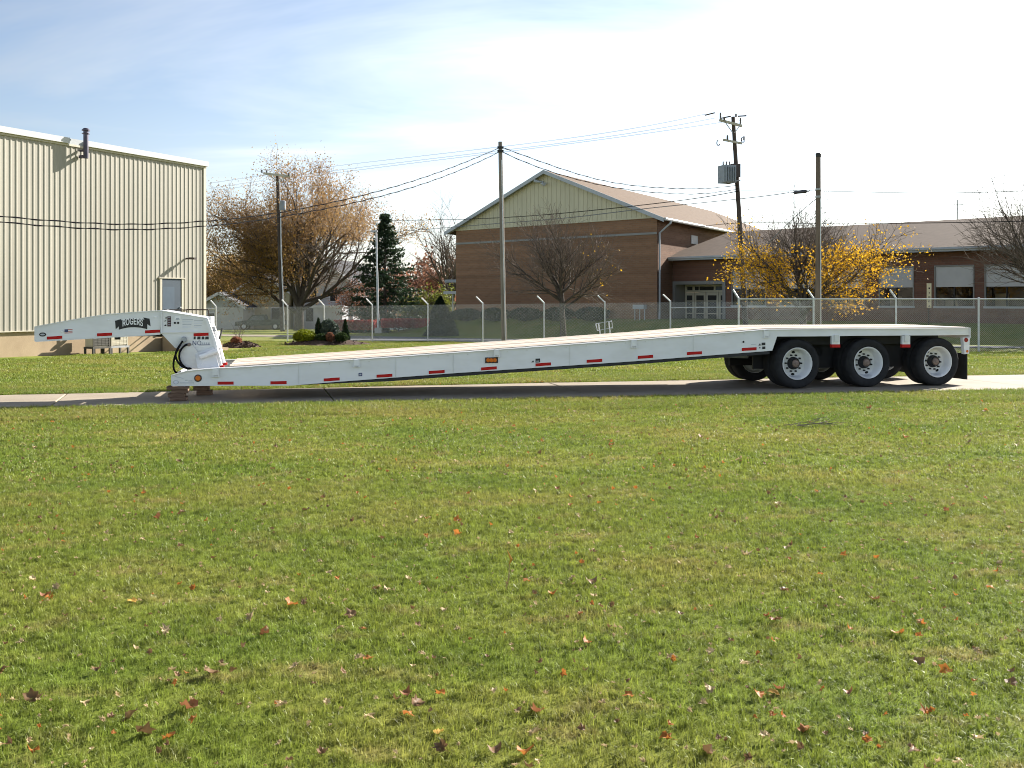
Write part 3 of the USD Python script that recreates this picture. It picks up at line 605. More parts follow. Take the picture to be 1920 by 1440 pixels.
# ---- decals
def on_face(v, px, py, y): return None
def ribbon(x0, x1, ymid, h, bow, y, mat, name, t=0.003):
    """arched band in picture-plane units of the panel"""
    xs_ = np.linspace(x0, x1, 15); m = (x0 + x1) / 2; hw = (x1 - x0) / 2
    up = [(x, ymid - h / 2 + bow * ((x - m) / hw) ** 2 - 0.018 * (x - m)) for x in xs_]
    dn = [(x, ymid + h / 2 + bow * ((x - m) / hw) ** 2 - 0.018 * (x - m)) for x in xs_[::-1]]
    return face(MB(), Sl(up + dn, y), y - t, y).build(name, mat, TR)
sticker('banner_tail', 'decal_dark', [(215.6, 601.5), (227.5, 598), (224, 611), (217, 617.5)], YG, 0.002)
sticker('banner_tail', 'decal_dark', [(268.5, 595.2), (280.5, 597.5), (282.5, 612), (275, 607)], YG, 0.002)
ribbon(223, 276, 605.3, 16.5, 4.2, YG, 'decal_dark', 'banner', 0.004)
txt = meshkit.text_mesh('ROGERS', 0.105, 0.002, True)
v = np.array(txt.vertices); wv = v[:, 0].max()
sA, zA = S(229.2, 611.4, YG); sB, zB = S(268.2, 611.0, YG)
u = v[:, 0] / wv
vv = np.stack([sA + u * (sB - sA), np.full(len(v), YG - 0.0042) - v[:, 2], zA + u * (zB - zA) + v[:, 1] * 1.03 + 0.036 * (1 - (2 * u - 1) ** 2) - 0.008], 1)
MB().add(vv, txt.faces).build('banner_lettering', 'decal_white', TR)
sticker('oval_badge', 'decal_dark', [(80 + 6.7 * math.cos(t), 627.2 + 3.9 * math.sin(t)) for t in np.linspace(0, 2 * math.pi, 19)[:-1]], YG)
sticker('oval_badge_inner', 'decal_grey', [(80 + 4.6 * math.cos(t), 627.2 + 1.5 * math.sin(t)) for t in np.linspace(0, 2 * math.pi, 15)[:-1]], YG - 0.004, 0.002)
for k in range(6):
    q = 617.2 + k * 1.55
    sticker('flag_stripe', 'reflector_red' if k % 2 == 0 else 'decal_white', [(121.2, q + 1.8), (136, q + 1.2), (136, q), (121.2, q + 0.5)], YG, 0.002)
sticker('flag_canton', 'decal_blue', [(121, 622.8), (127.5, 622.5), (127.5, 617.2), (121, 617.5)], YG, 0.004)
sticker('warning_plate', 'decal_maroon', [(313.8, 612), (320.6, 612), (320.6, 593), (313.8, 593)], YG)
for q in (595, 599.5, 604, 608.5): sticker('warning_line', 'decal_grey', [(315, q + 1), (319.5, q + 1), (319.5, q), (315, q)], YG - 0.004, 0.002)
sticker('warning_symbol', 'decal_dark', [(308, 611.5), (312, 611), (311.5, 608), (308.5, 609.5)], YG)
sticker('warning_symbol', 'decal_dark', [(307.2, 602.5), (310, 602.8), (312.4, 599.5), (309.5, 601)], YG)
sticker('warning_symbol', 'decal_dark', [(310, 597), (312.4, 597.6), (312.4, 594), (311, 594.2)], YG)
sticker('instruction_plate', 'decal_white', [(327.5, 600.5), (338.5, 600.5), (338.5, 593), (327.5, 593)], YG)
sticker('instruction_print', 'decal_grey', [(329, 599.6), (337, 599.6), (335.5, 596), (330.5, 596.2)], YG - 0.004, 0.002)
for px in (328, 334): disc(MB(), px, 605.4, 0.019, YG, 0.008).build('control_knob', 'black_steel', TR)
for x0, x1, qs in ((342, 362, (599, 602, 605, 608, 611, 614)), (364, 381, (600, 603, 606, 610, 613))):
    for k, q in enumerate(qs): sticker('label_line', 'decal_pale' if k % 3 else 'decal_grey', [(x0, q + 1.2), (x1 - (k * 7) % 6, q + 1.2), (x1 - (k * 7) % 6, q), (x0, q)], YG, 0.002)
for x0, x1 in ((363, 367), (369.5, 376), (378, 383), (384.5, 391.5)): sticker('notice_block', 'decal_dark', [(x0, 636.2), (x1, 636.2), (x1, 631), (x0 + 0.6, 631)], YG)
txt = meshkit.text_mesh('NO', 0.075, 0.002); v = np.array(txt.vertices); sA, zA = S(360.2, 647.2, YG)
MB().add(np.stack([sA + v[:, 0], YG - v[:, 2], zA + v[:, 1]], 1), txt.faces).build('notice_lettering', 'decal_blue', TR)
for x0, x1 in ((374.5, 377.5), (378.5, 381), (382, 384.6), (385.6, 388.6), (389.6, 393)):
    sticker('notice_small_mark', 'decal_grey', [(x0, 645.8), (x1, 645.6), (x1, 642), (x0 + 0.8, 642.2)], YG, 0.002)
sticker('notice_underline', 'decal_blue', [(374, 647.4), (394, 647), (394, 646), (374, 646.4)], YG, 0.002)
# decals on the side beam
for n_, (a, b) in enumerate(((5.2, 3.9), (3.9, 2.7))):
    sticker('round_badge', 'decal_grey' if n_ == 0 else 'decal_pale', [(330 + a * math.cos(t), 716.7 + b * math.sin(t)) for t in np.linspace(0, 2 * math.pi, 17)[:-1]], YB - 0.003 * n_, 0.003)
for x0, x1, q in ((337, 364, 717.2), (347, 352, 712.3), (353, 361, 713.6)): sticker('badge_lettering', 'decal_grey', [(x0, q + 1.4), (x1, q + 1.4), (x1, q), (x0, q)], YB, 0.002)
sticker('badge_outline', 'decal_grey', [(328, 705.6), (344, 709.2), (344, 710), (328, 706.5)], YB, 0.002)
sticker('plate_decal', 'decal_blue', [(672.3, 705.3), (679, 705), (679, 699), (672.3, 699.3)], YB)
sticker('plate_print', 'decal_grey', [(673.8, 703.6), (677.6, 703.4), (677.6, 700.8), (673.8, 701)], YB - 0.004, 0.002)
sticker('plate_decal', 'decal_dark', [(1004, 680), (1012.5, 679.4), (1012.5, 672), (1004, 672.6)], YB)
sticker('plate_print', 'decal_grey', [(1005.4, 678.4), (1011, 678), (1011, 676.2), (1005.4, 676.6)], YB - 0.004, 0.002)
sticker('warning_symbol', 'decal_dark', [(996, 679.6), (1001.5, 679), (999.6, 675.6)], YB)
sticker('plate_decal', 'decal_dark', [(1428, 647.6), (1434.8, 647.2), (1434.8, 642.2), (1428, 642.6)], YB)
sticker('plate_decal', 'decal_dark', [(1429, 654.6), (1434.8, 654.2), (1434.8, 649.4), (1429, 649.8)], YB)
sticker('warning_symbol', 'decal_dark', [(1422, 648), (1426.6, 647.6), (1424.8, 643.6)], YB)
sticker('warning_symbol', 'decal_dark', [(1423.6, 653), (1425.4, 653), (1425.4, 650.6), (1423.6, 650.6)], YB)
sticker('label_line', 'decal_grey', [(1408, 646.4), (1418, 645.8), (1418, 644.8), (1408, 645.4)], YB, 0.002)
for px, py in ((204, 600.3), (291.5, 594.4), (117, 621.5)): disc(MB(), px, py, 0.022, YG, 0.008, 12, 0.6).build('rivet_plate', 'decal_white', TR)

# ---- timber cribbing under the nose
rngc = np.random.default_rng(3)
def timber(name, label, x0, x1, ya, yb, z0, z1, jig, group=None):
    c = np.array([(x0 + x1) / 2, (ya + yb) / 2]); w = TO + es * c[0] + ey * c[1]
    t = thing(name, label, 'timber', (*w, z0), TA + jig, group)
    L, D, Hh = x1 - x0, yb - ya, z1 - z0
    m = trimesh.creation.box((L, D, Hh - 0.003)); b = 0.006
    v = []
    for sx in (-1, 1):
        for (p, q) in ((-1, -1), (1, -1), (1, 1), (-1, 1)):
            for (bp, bq) in ((1, 0), (0, 1)): v.append((sx * L / 2, p * (D / 2 - b * bp), q * (Hh / 2 - b * bq)))
    hull = trimesh.Trimesh(v, process=False).convex_hull
    hull.apply_translation((0, 0, Hh / 2))
    MB().tm(hull).build('beam', 'crib_wood', t)
    MB().mm(L / 2, L / 2 + 0.002, -D / 2 + 0.012, D / 2 - 0.012, 0.012, Hh - 0.014).build('end_grain', 'crib_end', t)
zt = zbot(s0 + 0.2) - 0.002
sL, sR = S(318.5, 745)[0], S(349.5, 745)[0]
hs = np.linspace(DZ + 0.004, zt - 0.055, 4)
names = ['bottom', 'middle', 'upper']
for k in range(3):
    dx = (0.0, -0.03, 0.02)[k]
    timber('cribbing_timber', f'dark brown timber, {names[k]} of three in the near stack under the trailer nose', sL + dx, sR + dx, 0.0, 0.24, hs[k], hs[k + 1], rngc.uniform(-.03, .03))
timber('bearing_board', 'flat black board lying on the near timber stack right under the trailer nose', S(312, 722)[0], S(352, 722)[0], -0.01, 0.27, zt - 0.055, zt - 0.002, 0.0)
sL, sR = S(362.5, 735, 0.95)[0], S(391.5, 735, 0.95)[0]
hs = np.linspace(DZ + 0.004, zt - 0.004, 4)
for k in range(3):
    timber('cribbing_timber', f'brown timber with pale end, {names[k]} of three in the far stack under the trailer', sL + (0.05, 0.0, -0.03)[k], sR + (0.05, 0.0, -0.03)[k], 0.95, 1.2, hs[k], hs[k + 1], rngc.uniform(-.03, .03))
# ---------------------------------------------------------------- metal-clad building on the left
C = np.array([-12.6, 41.15]); wdir = np.array([-0.44, -0.898]); wdir /= np.linalg.norm(wdir); wn = np.array([-wdir[1], wdir[0]])
LB = thing('metal_clad_building', 'tan ribbed metal building with low concrete base and a blue door', 'building', (*C, 0), math.atan2(wdir[1], wdir[0]))
def L(px, py, out=0.0):
    p = ray_plane(px, py, C + wn * out, wn); return np.array([(p[:2] - C) @ wdir, p[2]])
LEN, DEP, ZF, ZT = 17.0, 16.0, 0.665, 7.08
gb = -0.6
MB().mm(0.02, LEN, -DEP, -0.02, gb, ZF).build('foundation', 'foundation', LB)
# ribbed siding, long face and end faces
def ribs(x0, x1, period=0.218, h=0.020):
    pts = []; x = x0
    while x < x1 - period:
        pts += [(x, 0.0), (x + 0.118, 0.0), (x + 0.145, h), (x + 0.188, h)]; x += period
    return pts + [(x1, 0.0)]
pr = ribs(0.06, LEN)
def ribwall(pr, z0, z1, f):
    v = [f(a, b, z0) for a, b in pr] + [f(a, b, z1) for a, b in pr]; n = len(pr)
    return v, [[k, k + n, k + n + 1, k + 1] for k in range(n - 1)]
v, f = ribwall(pr, ZF, ZT, lambda a, b, z: (a, 0.02 + b, z))
MB().add(v, [q[::-1] for q in f]).mm(0.06, LEN, -0.02, 0.015, ZF, ZT).build('siding', 'siding_tan', LB)
v, f = ribwall(ribs(0.06, DEP), ZF, ZT, lambda a, b, z: (-0.02 - b + 0.02, -a, z))
MB().add(v, f).mm(0.0, 0.02, -DEP, -0.06, ZF, ZT).build('end_siding', 'siding_tan', LB)
MB().mm(LEN - 0.01, LEN + 0.01, -DEP, 0.0, ZF, ZT).mm(0.0, LEN, -DEP - 0.02, -DEP, ZF, ZT).build('rear_siding', 'siding_tan', LB)
MB().mm(-0.035, 0.10, -0.06, 0.066, ZF, ZT).build('corner_trim', 'trim_tan', LB)
MB().mm(-0.05, LEN, -0.02, 0.075, ZT, ZT + 0.07).build('eave_trim', 'trim_tan', LB)
g1 = L(125, 265)[0]; g2 = L(157, 272)[0]
for a, b in ((-0.08, g2), (g1, LEN)):
    MB().mm(a, b, -0.05, 0.16, ZT + 0.072, ZT + 0.27).build('gutter', 'trim_white', LB)
MB().mm(g2 + 0.002, g1 - 0.002, -0.05, 0.06, ZT + 0.072, ZT + 0.27).build('gutter', 'trim_grey', LB)
MB().add([(-0.08, -0.05, ZT + 0.26), (LEN, -0.05, ZT + 0.26), (LEN, -DEP / 2, ZT + 1.1), (-0.08, -DEP / 2, ZT + 1.1), (LEN, -DEP, ZT + 0.2), (-0.08, -DEP, ZT + 0.2)], [[0, 3, 2, 1], [3, 5, 4, 2]]).build('roof', 'trim_white', LB)
MB().add([(0.0, -0.05, ZT), (0.0, -DEP, ZT), (0.0, -DEP / 2, ZT + 1.08)], [[0, 2, 1]]).build('gable_end', 'siding_tan', LB)
MB().mm(-0.01, LEN, 0.022, 0.075, ZF - 0.03, ZF).build('base_trim', 'trim_tan', LB)
# flue
a0, zt_ = L(161, 240, 0.35); zb_ = L(161, 297, 0.35)[1]
fl = MB().cyl((a0, 0.35, zb_), (a0, 0.35, zt_ - 0.05), 0.088, 18).build('flue', 'flue_metal', LB, smooth=30)
MB().lathe([(0.0, zt_), (0.08, zt_ - 0.01), (0.14, zt_ - 0.07), (0.14, zt_ - 0.10), (0.10, zt_ - 0.10)], 18, 'z', (a0, 0.35, 0)).lathe([(0.09, zt_ - 0.17), (0.135, zt_ - 0.19), (0.135, zt_ - 0.21), (0.09, zt_ - 0.21)], 18, 'z', (a0, 0.35, 0)).build('cap', 'flue_metal', fl)
MB().mm(a0 - 0.03, a0 + 0.03, 0.06, 0.27, zb_ + 0.25, zb_ + 0.32).mm(a0 - 0.06, a0 + 0.06, 0.06, 0.3, zb_ + 0.02, zb_ + 0.12).build('bracket', 'flue_metal', fl)
# door with frame
d0, d1 = L(338, 560)[0], L(301, 560)[0]; dt = L(318, 522.5)[1]; db = dt - 2.15
MB().mm(d0 - 0.10, d0, 0.022, 0.085, db, dt + 0.0).mm(d1, d1 + 0.10, 0.022, 0.085, db, dt).build('door_frame', 'trim_tan', LB)
MB().mm(d0 - 0.16, d1 + 0.16, 0.022, 0.11, dt + 0.002, dt + 0.04).build('door_hood', 'trim_tan', LB)
dr = MB().mm(d0, d1, 0.03, 0.065, db, dt).build('door', 'door_blue', LB)
MB().mm(d0 + 0.38, d1 - 0.06, 0.066, 0.07, dt - 1.35, dt - 0.32).build('pane', 'pane_blue', dr)
MB().mm(d0 + 0.06, d0 + 0.12, 0.066, 0.12, db + 1.0, db + 1.04).build('handle', 'galvanised', dr)
# wall light
a, z = L(347, 485)
wl = MB().mm(a - 0.03, a + 0.03, 0.055, 0.30, z - 0.03, z + 0.03).build('light_arm', 'dark_brown', LB)
MB().box((a, 0.42, z), (0.16, 0.26, 0.085), rx=-0.06).build('lamp_head', 'dark_brown', wl)
# concrete steps with a pipe railing at the door
gs = gz(*(C + wdir * d1))
ST = thing('entry_steps', 'concrete steps with dark pipe railing below the blue door of the metal building', 'steps', (*C, 0), math.atan2(wdir[1], wdir[0]))
sa, sb_ = d0 - 0.25, d1 - 0.02
land = db - 0.02; ht = land - (-0.33)
MB().mm(sa, sb_, 0.08, 1.35, -0.6, land).build('landing', 'foundation', ST)
for k in range(3):
    y = 1.351 + k * 0.3; MB().mm(sa, sb_, y, y + 0.299, -0.6, land - (k + 1) * ht / 4).build('step', 'foundation', ST)
ry = 1.28
for z, r in ((0.95, 0.024), (0.5, 0.02)):
    MB().tube([(sb_ - 0.05, 0.12, land + z), (sb_ - 0.05, ry, land + z)], r, 8).build('rail', 'dark_brown', ST)
    MB().tube([(sa + 0.05, 0.12, land + z), (sa + 0.05, ry, land + z)], r, 8).build('rail', 'dark_brown', ST)
for x in (sb_ - 0.05, sa + 0.05): MB().cyl((x, ry, land), (x, ry, land + 0.93), 0.02, 8).build('post', 'dark_brown', ST)
# condenser units on stands
def unit(px0, px1, pyt, pyb, dark, label, out):
    a1, a0 = L(px0, 640, out)[0], L(px1, 640, out)[0]; zt_, zb_ = L(px0, pyt, out)[1], L(px0, pyb, out)[1]
    c = C + wdir * (a0 + a1) / 2 + wn * (out - 0.2); g = float(gz(*c)); w = a1 - a0
    u = thing('air_conditioner', label, 'air conditioner', (*c, g), math.atan2(wdir[1], wdir[0]))
    z0, z1 = zb_ - g, zt_ - g; D = 0.4
    MB().mm(-w / 2, w / 2, -D / 2, D / 2 - 0.03, z0, z1).build('casing', 'unit_beige', u)
    for e in (-w / 2 + 0.02, w / 2 - 0.02): MB().mm(e - 0.02, e + 0.02, D / 2 - 0.03, D / 2, z0, z1).build('corner_post', 'unit_beige' if not dark else 'unit_dark', u)
    for k in range(4):
        MB().mm(-w / 2 + 0.045 + k * (w - 0.09) / 4 + 0.01, -w / 2 + 0.045 + (k + 1) * (w - 0.09) / 4 - 0.01, D / 2 - 0.028, D / 2 - 0.012, z0 + 0.03, z1 - 0.03).build('grille_panel', 'unit_dark' if dark else 'unit_beige', u)
        for q in range(9): MB().mm(-w / 2 + 0.05 + k * (w - 0.09) / 4, -w / 2 + 0.04 + (k + 1) * (w - 0.09) / 4, D / 2 - 0.012, D / 2 - 0.004, z0 + 0.05 + q * (z1 - z0 - 0.1) / 9, z0 + 0.075 + q * (z1 - z0 - 0.1) / 9).build('louvre', 'unit_dark' if dark else 'trim_tan', u)
    for sx in (-1, 1):
        for sy in (-1, 1): MB().mm(sx * w / 2 - 0.03, sx * w / 2 + 0.03, sy * D / 2 - 0.03, sy * D / 2 + 0.03, -0.1, z0 - 0.07).build('leg', 'unit_dark', u)
    MB().mm(-w / 2 - 0.04, w / 2 + 0.04, -D / 2 - 0.03, D / 2 + 0.03, z0 - 0.07, z0 - 0.005).build('stand', 'aged_zinc' if not dark else 'unit_dark', u)
unit(175, 206, 618, 650.5, True, 'dark grilled condenser on a stand, left of the beige one by the metal building', 0.9)
unit(209, 240, 621, 649, False, 'beige louvred condenser on a stand against the metal building', 0.9)
c = C + wdir * L(166, 640)[0] + wn * 0.3; g = float(gz(*c))
GM = thing('gas_meter', 'dark gas meter with bent pipes low on the metal building, left of the condensers', 'meter', (*c, g), math.atan2(wdir[1], wdir[0]))
MB().tube([(0, 0, -0.1), (0, 0, 0.55), (0.1, 0, 0.62), (0.35, 0, 0.62), (0.42, 0, 0.7), (0.42, 0, 1.2)], 0.03, 8).build('pipe', 'unit_dark', GM)
MB().box((0.2, 0.02, 0.62), (0.26, 0.2, 0.3)).build('meter_body', 'trim_grey', GM)
MB().lathe([(0, 0), (0.11, 0.0), (0.13, 0.03), (0.11, 0.06), (0, 0.06)], 14, 'z', (0.42, 0, 0.8)).build('regulator', 'unit_dark', GM)

# ---------------------------------------------------------------- brick gymnasium
A = np.array([10.1, 70.0]); B = np.array([-4.65, 83.5]); g2v = np.array([0.557, 1.0]); g2v /= np.linalg.norm(g2v)
f1 = (B - A) / np.linalg.norm(B - A); fn = np.array([-f1[1], f1[0]])
if fn[1] > 0: fn = -fn
GY_ = thing('brick_gymnasium', 'brown brick hall with pale cream gable and shingle roof', 'building', (*A, 0))
def P3(p, z): return np.array([p[0], p[1], z])
LG = 40.0; gb = -0.9
ZB = ray_plane(1226, 406, A, fn)[2]
ZR = ray_plane(1025, 324, A, fn)[2]; MID = (A + B) / 2
def wall(mb, p, q, z0, z1):
    return mb.quad(P3(p, z0), P3(q, z0), P3(q, z1), P3(p, z1))
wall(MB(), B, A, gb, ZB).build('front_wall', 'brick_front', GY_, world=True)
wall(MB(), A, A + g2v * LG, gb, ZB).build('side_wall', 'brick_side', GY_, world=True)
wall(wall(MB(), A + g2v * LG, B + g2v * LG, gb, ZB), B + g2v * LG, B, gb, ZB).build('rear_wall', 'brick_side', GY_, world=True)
# stone band
zb0 = ray_plane(1000, 449.5, A, fn)[2]
def slab(mb, p, q, n, t0, t1, z0, z1):
    """upright slab along p-q, from t0 to t1 in front along n"""
    v = [P3(r + n * t, z) for r in (p, q) for t in (t0, t1) for z in (z0, z1)]
    return mb.add(v, BOXF)
slab(MB(), A, B, fn, 0.004, 0.05, zb0 - 0.07, zb0 + 0.08).build('stone_band', 'trim_taupe', GY_, world=True)
# gable boards
nbd = 46
for k in range(nbd):
    t0, t1 = k / nbd, (k + 1) / nbd
    p, q = A + (B - A) * t0, A + (B - A) * t1
    h0, h1 = [ZB + (ZR - ZB) * (1 - abs(2 * t - 1)) for t in (t0, t1)]
    hm = min(h0, h1); g = 0.05
    o = 0.03
    mb = MB()
    if max(h0, h1) - ZB > 0.02:
        e = (q - p) / np.linalg.norm(q - p) * 0.012
        vs = [P3(p + e + fn * t, z) for t in (0.0, o) for z in (ZB, h0 - 0.0)] + [P3(q - e + fn * t, z) for t in (0.0, o) for z in (ZB, h1 - 0.0)]
        mb.add(vs, BOXF).build('gable_board', 'panel_cream', GY_, world=True)
MB().add([P3(A, ZB), P3(B, ZB), P3(MID, ZR)], [[0, 2, 1]]).build('gable_backing', 'panel_cream', GY_, world=True)
slab(MB(), A, B, fn, 0.0, 0.06, ZB - 0.10, ZB - 0.001).build('gable_sill', 'panel_cream', GY_, world=True)
# roof
OV, EA = 0.45, 0.9
slope = (ZR - ZB) / (np.linalg.norm(B - A) / 2)
EA_R = A - f1 * EA; EB_L = B + f1 * EA
ze = ZB - slope * EA + 0.16; zr_ = ZR + 0.16
fo = fn * OV
R0, R1 = MID + fo, MID + g2v * LG
def roofplane(mb, e0, e1, r1, r0, z0, z1, t=0.14):
    a, b, c, d = P3(e0, z0), P3(e1, z0), P3(r1, z1), P3(r0, z1); dn = np.array([0, 0, -t])
    mb.quad(a, b, c, d).quad(a + dn, d + dn, c + dn, b + dn).quad(a, a + dn, b + dn, b).quad(b, b + dn, c + dn, c).quad(d, c, c + dn, d + dn).quad(a, d, d + dn, a + dn); return mb
roofplane(MB(), EA_R + fo, EA_R + g2v * LG, R1, R0, ze, zr_).build('roof', 'shingle', GY_, world=True)
roofplane(MB(), EB_L + fo, EB_L + g2v * LG, R1, R0, ze, zr_).build('roof', 'shingle', GY_, world=True)
for e in (EA_R, EB_L):
    a, b = P3(e + fo * 1.04, ze - 0.13), P3(R0 + fn * 0.02, zr_ - 0.13)
    u = np.array([0, 0, 1.0]); n3 = np.array([*fn, 0])
    v = [p + n3 * t + u * z for p in (a, b) for t in (0, 0.05) for z in (-0.14, 0.15)]
    MB().add(v, BOXF).build('rake_board', 'trim_grey', GY_, world=True)
    v = [P3(q, z) for q, z in ((e + fo, ze - 0.15), (e - fn * 0.0, ze - 0.15), (MID, zr_ - 0.15), (R0, zr_ - 0.15))]
    MB().quad(*v).build('soffit', 'trim_grey', GY_, world=True)
side_n = np.array([g2v[1], -g2v[0]])
e0 = EA_R + fo
MB().tube([P3(e0 + side_n * 0.06, ze - 0.06), P3(EA_R + side_n * 0.06 + g2v * LG, ze - 0.06)], 0.11, 8).build('gutter', 'trim_white', GY_, world=True)
dsp = A + side_n * 0.10 + g2v * 0.25
MB().tube([P3(EA_R + side_n * 0.06 + g2v * 0.5, ze - 0.14), P3(EA_R + side_n * 0.02 + g2v * 0.45, ze - 0.3), P3(dsp, ze - 0.95), P3(dsp, 0.9)], 0.07, 8).tube([P3(dsp, 0.95), P3(dsp - g2v * 0.3 + side_n * 0.1, 0.5), P3(dsp - g2v * 0.3 + side_n * 0.1, 0.2)], 0.07, 8).build('downspout', 'trim_grey', GY_, world=True)
p = ray_plane(1018, 343, A, fn)
MB().add([p + np.array([*(fn * t), z]) + np.array([*(f1 * x), 0]) for x in (-0.12, 0.12) for t in (0.03, 0.15) for z in (-0.12, 0.12)], BOXF).build('floodlight_box', 'trim_grey', GY_, world=True)
for sx in (-1, 1):
    b0 = p + np.array([*(fn * 0.2), 0.05 * sx]); e_ = b0 + np.array([*(f1 * sx * 0.5), -0.12 * -sx]) + np.array([*(fn * 0.25), 0])
    MB().cyl(b0, e_, 0.05, 8, 0.14).build('floodlight', 'trim_grey', GY_, world=True)
# small high window on the side wall
p = ray_plane(1300, 449, A, side_n)
MB().add([p + np.array([*(g2v * a), z]) + np.array([*(side_n * t), 0]) for a in (-0.6, 0.9) for t in (0.01, 0.06) for z in (-0.35, 0.3)], BOXF).build('window', 'blind_white', GY_, world=True)
# low annex behind the left corner
q0 = B + g2v * 5.0
ZA = W(840, 529, 91)[2]
an = MB()
AX = q0 + f1 * 2.0
slab(MB(), B + g2v * 3.0 + f1 * 0.01, B + g2v * 3.0 + f1 * 1.9, fn, -6, 0.0, gb, ZA - 0.1).build('annex_wall', 'brick_front', GY_, world=True)
slab(MB(), B + g2v * 3.0 + f1 * 0.01, B + g2v * 3.0 + f1 * 3.2, fn, -6, 0.5, ZA - 0.09, ZA + 0.16).build('annex_roof', 'trim_grey', GY_, world=True)
zc = W(840, 549, 88)[2]
slab(MB(), B + g2v * 3.0 + f1 * 0.01, B + g2v * 3.0 + f1 * 2.2, fn, 0.02, 1.6, zc - 0.12, zc + 0.13).build('canopy', 'trim_white', GY_, world=True)
cp = B + g2v * 3.0 + f1 * 1.2 + fn * 1.45
MB().cyl(P3(cp, zc - 0.12), P3(cp, -0.9), 0.06, 8).build('canopy_post', 'trim_white', GY_, world=True)

# ---------------------------------------------------------------- school wing on the right
WA = np.array([11.67, 72.8]); wd = np.array([1.0, -1.0]) / math.sqrt(2); wnn = np.array([-1.0, -1.0]) / math.sqrt(2)
WG = thing('school_wing', 'long single-storey brick wing with shaded windows and broad shingle roof', 'building', (*WA, 0))
LW = 44.0; ZE = 4.72
def Wp(px, py): 
    p = ray_plane(px, py, WA, wnn); return np.array([(p[:2] - WA) @ wd, p[2]])
def wp(a, out, z): return np.array([*(WA + wd * a + wnn * out), z])
def wbox(mb, a0, a1, o0, o1, z0, z1):
    return mb.add([wp(a, o, z) for a in (a0, a1) for o in (o0, o1) for z in (z0, z1)], BOXF)
z_hd, z_bl, z_sl = Wp(1790, 497)[1], Wp(1790, 538)[1], Wp(1790, 574)[1]
wins = [tuple(Wp(x, 520)[0] for x in q) for q in ((1372, 1436), (1462, 1530), (1556, 1622), (1648, 1714), (1752, 1827), (1846, 1930))]
w_ = wins[-1][1] - wins[-1][0]
for k in range(4): wins.append((wins[5][1] + 0.45 + k * (w_ + 0.5), wins[5][1] + 0.45 + k * (w_ + 0.5) + w_))
e0, e1 = Wp(1262, 560)[0], Wp(1361, 560)[0]; z_en = Wp(1300, 527)[1]
# brick: strips above and below the openings, piers between
ops = [(e0 + 0.12, e1 - 0.12, -0.8, z_en - 0.12)] + [(a, b, z_sl, z_hd) for a, b in wins]
edges = [0.0]
mb = MB()
xprev = 0.0
for a, b, z0, z1 in ops:
    wbox(mb, xprev, a, -0.3, 0.0, -1.2, ZE)
    wbox(mb, a, b, -0.3, 0.0, z1, ZE)
    if z0 > -0.5: wbox(mb, a, b, -0.3, 0.0, -1.2, z0)
    xprev = b
wbox(mb, xprev, LW, -0.3, 0.0, -1.2, ZE)
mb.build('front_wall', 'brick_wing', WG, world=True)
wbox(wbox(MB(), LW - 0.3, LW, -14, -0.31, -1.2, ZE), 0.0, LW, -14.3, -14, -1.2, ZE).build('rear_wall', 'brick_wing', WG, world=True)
wbox(MB(), 0.01, LW - 0.31, -3.4, -3.3, -0.5, ZE - 0.02).build('inner_wall', 'room_dark', WG, world=True)
for a, b in wins:
    fr = wbox(wbox(wbox(MB(), a, a + 0.07, -0.12, 0.03, z_sl, z_hd), b - 0.07, b, -0.12, 0.03, z_sl, z_hd), a + 0.07, b - 0.07, -0.12, 0.03, z_hd - 0.08, z_hd).build('window', 'trim_taupe', WG, world=True)
    wbox(MB(), a - 0.05, b + 0.05, -0.1, 0.06, z_sl - 0.12, z_sl).build('sill', 'trim_grey', fr, world=True)
    wbox(MB(), a + 0.075, b - 0.075, -0.1, -0.04, z_bl, z_hd - 0.085).build('shade_panel', 'blind_white', fr, world=True)
    m = (a + b) / 2
    wbox(MB(), m - 0.035, m + 0.035, -0.1, -0.02, z_sl + 0.005, z_bl - 0.002).build('mullion', 'black_steel', fr, world=True)
    for c, d in ((a + 0.075, m - 0.04), (m + 0.04, b - 0.075)):
        MB().quad(wp(c, -0.07, z_sl + 0.01), wp(d, -0.07, z_sl + 0.01), wp(d, -0.07, z_bl - 0.005), wp(c, -0.07, z_bl - 0.005)).build('pane', 'glass', fr, world=True)
    rg = np.random.default_rng(int(a * 10))
    wbox(MB(), a + 0.2, a + 0.9, -1.2, -1.1, z_sl - 0.2, z_sl + rg.uniform(0.3, 0.8)).build('cabinet', 'panel_cream', WG, world=True)
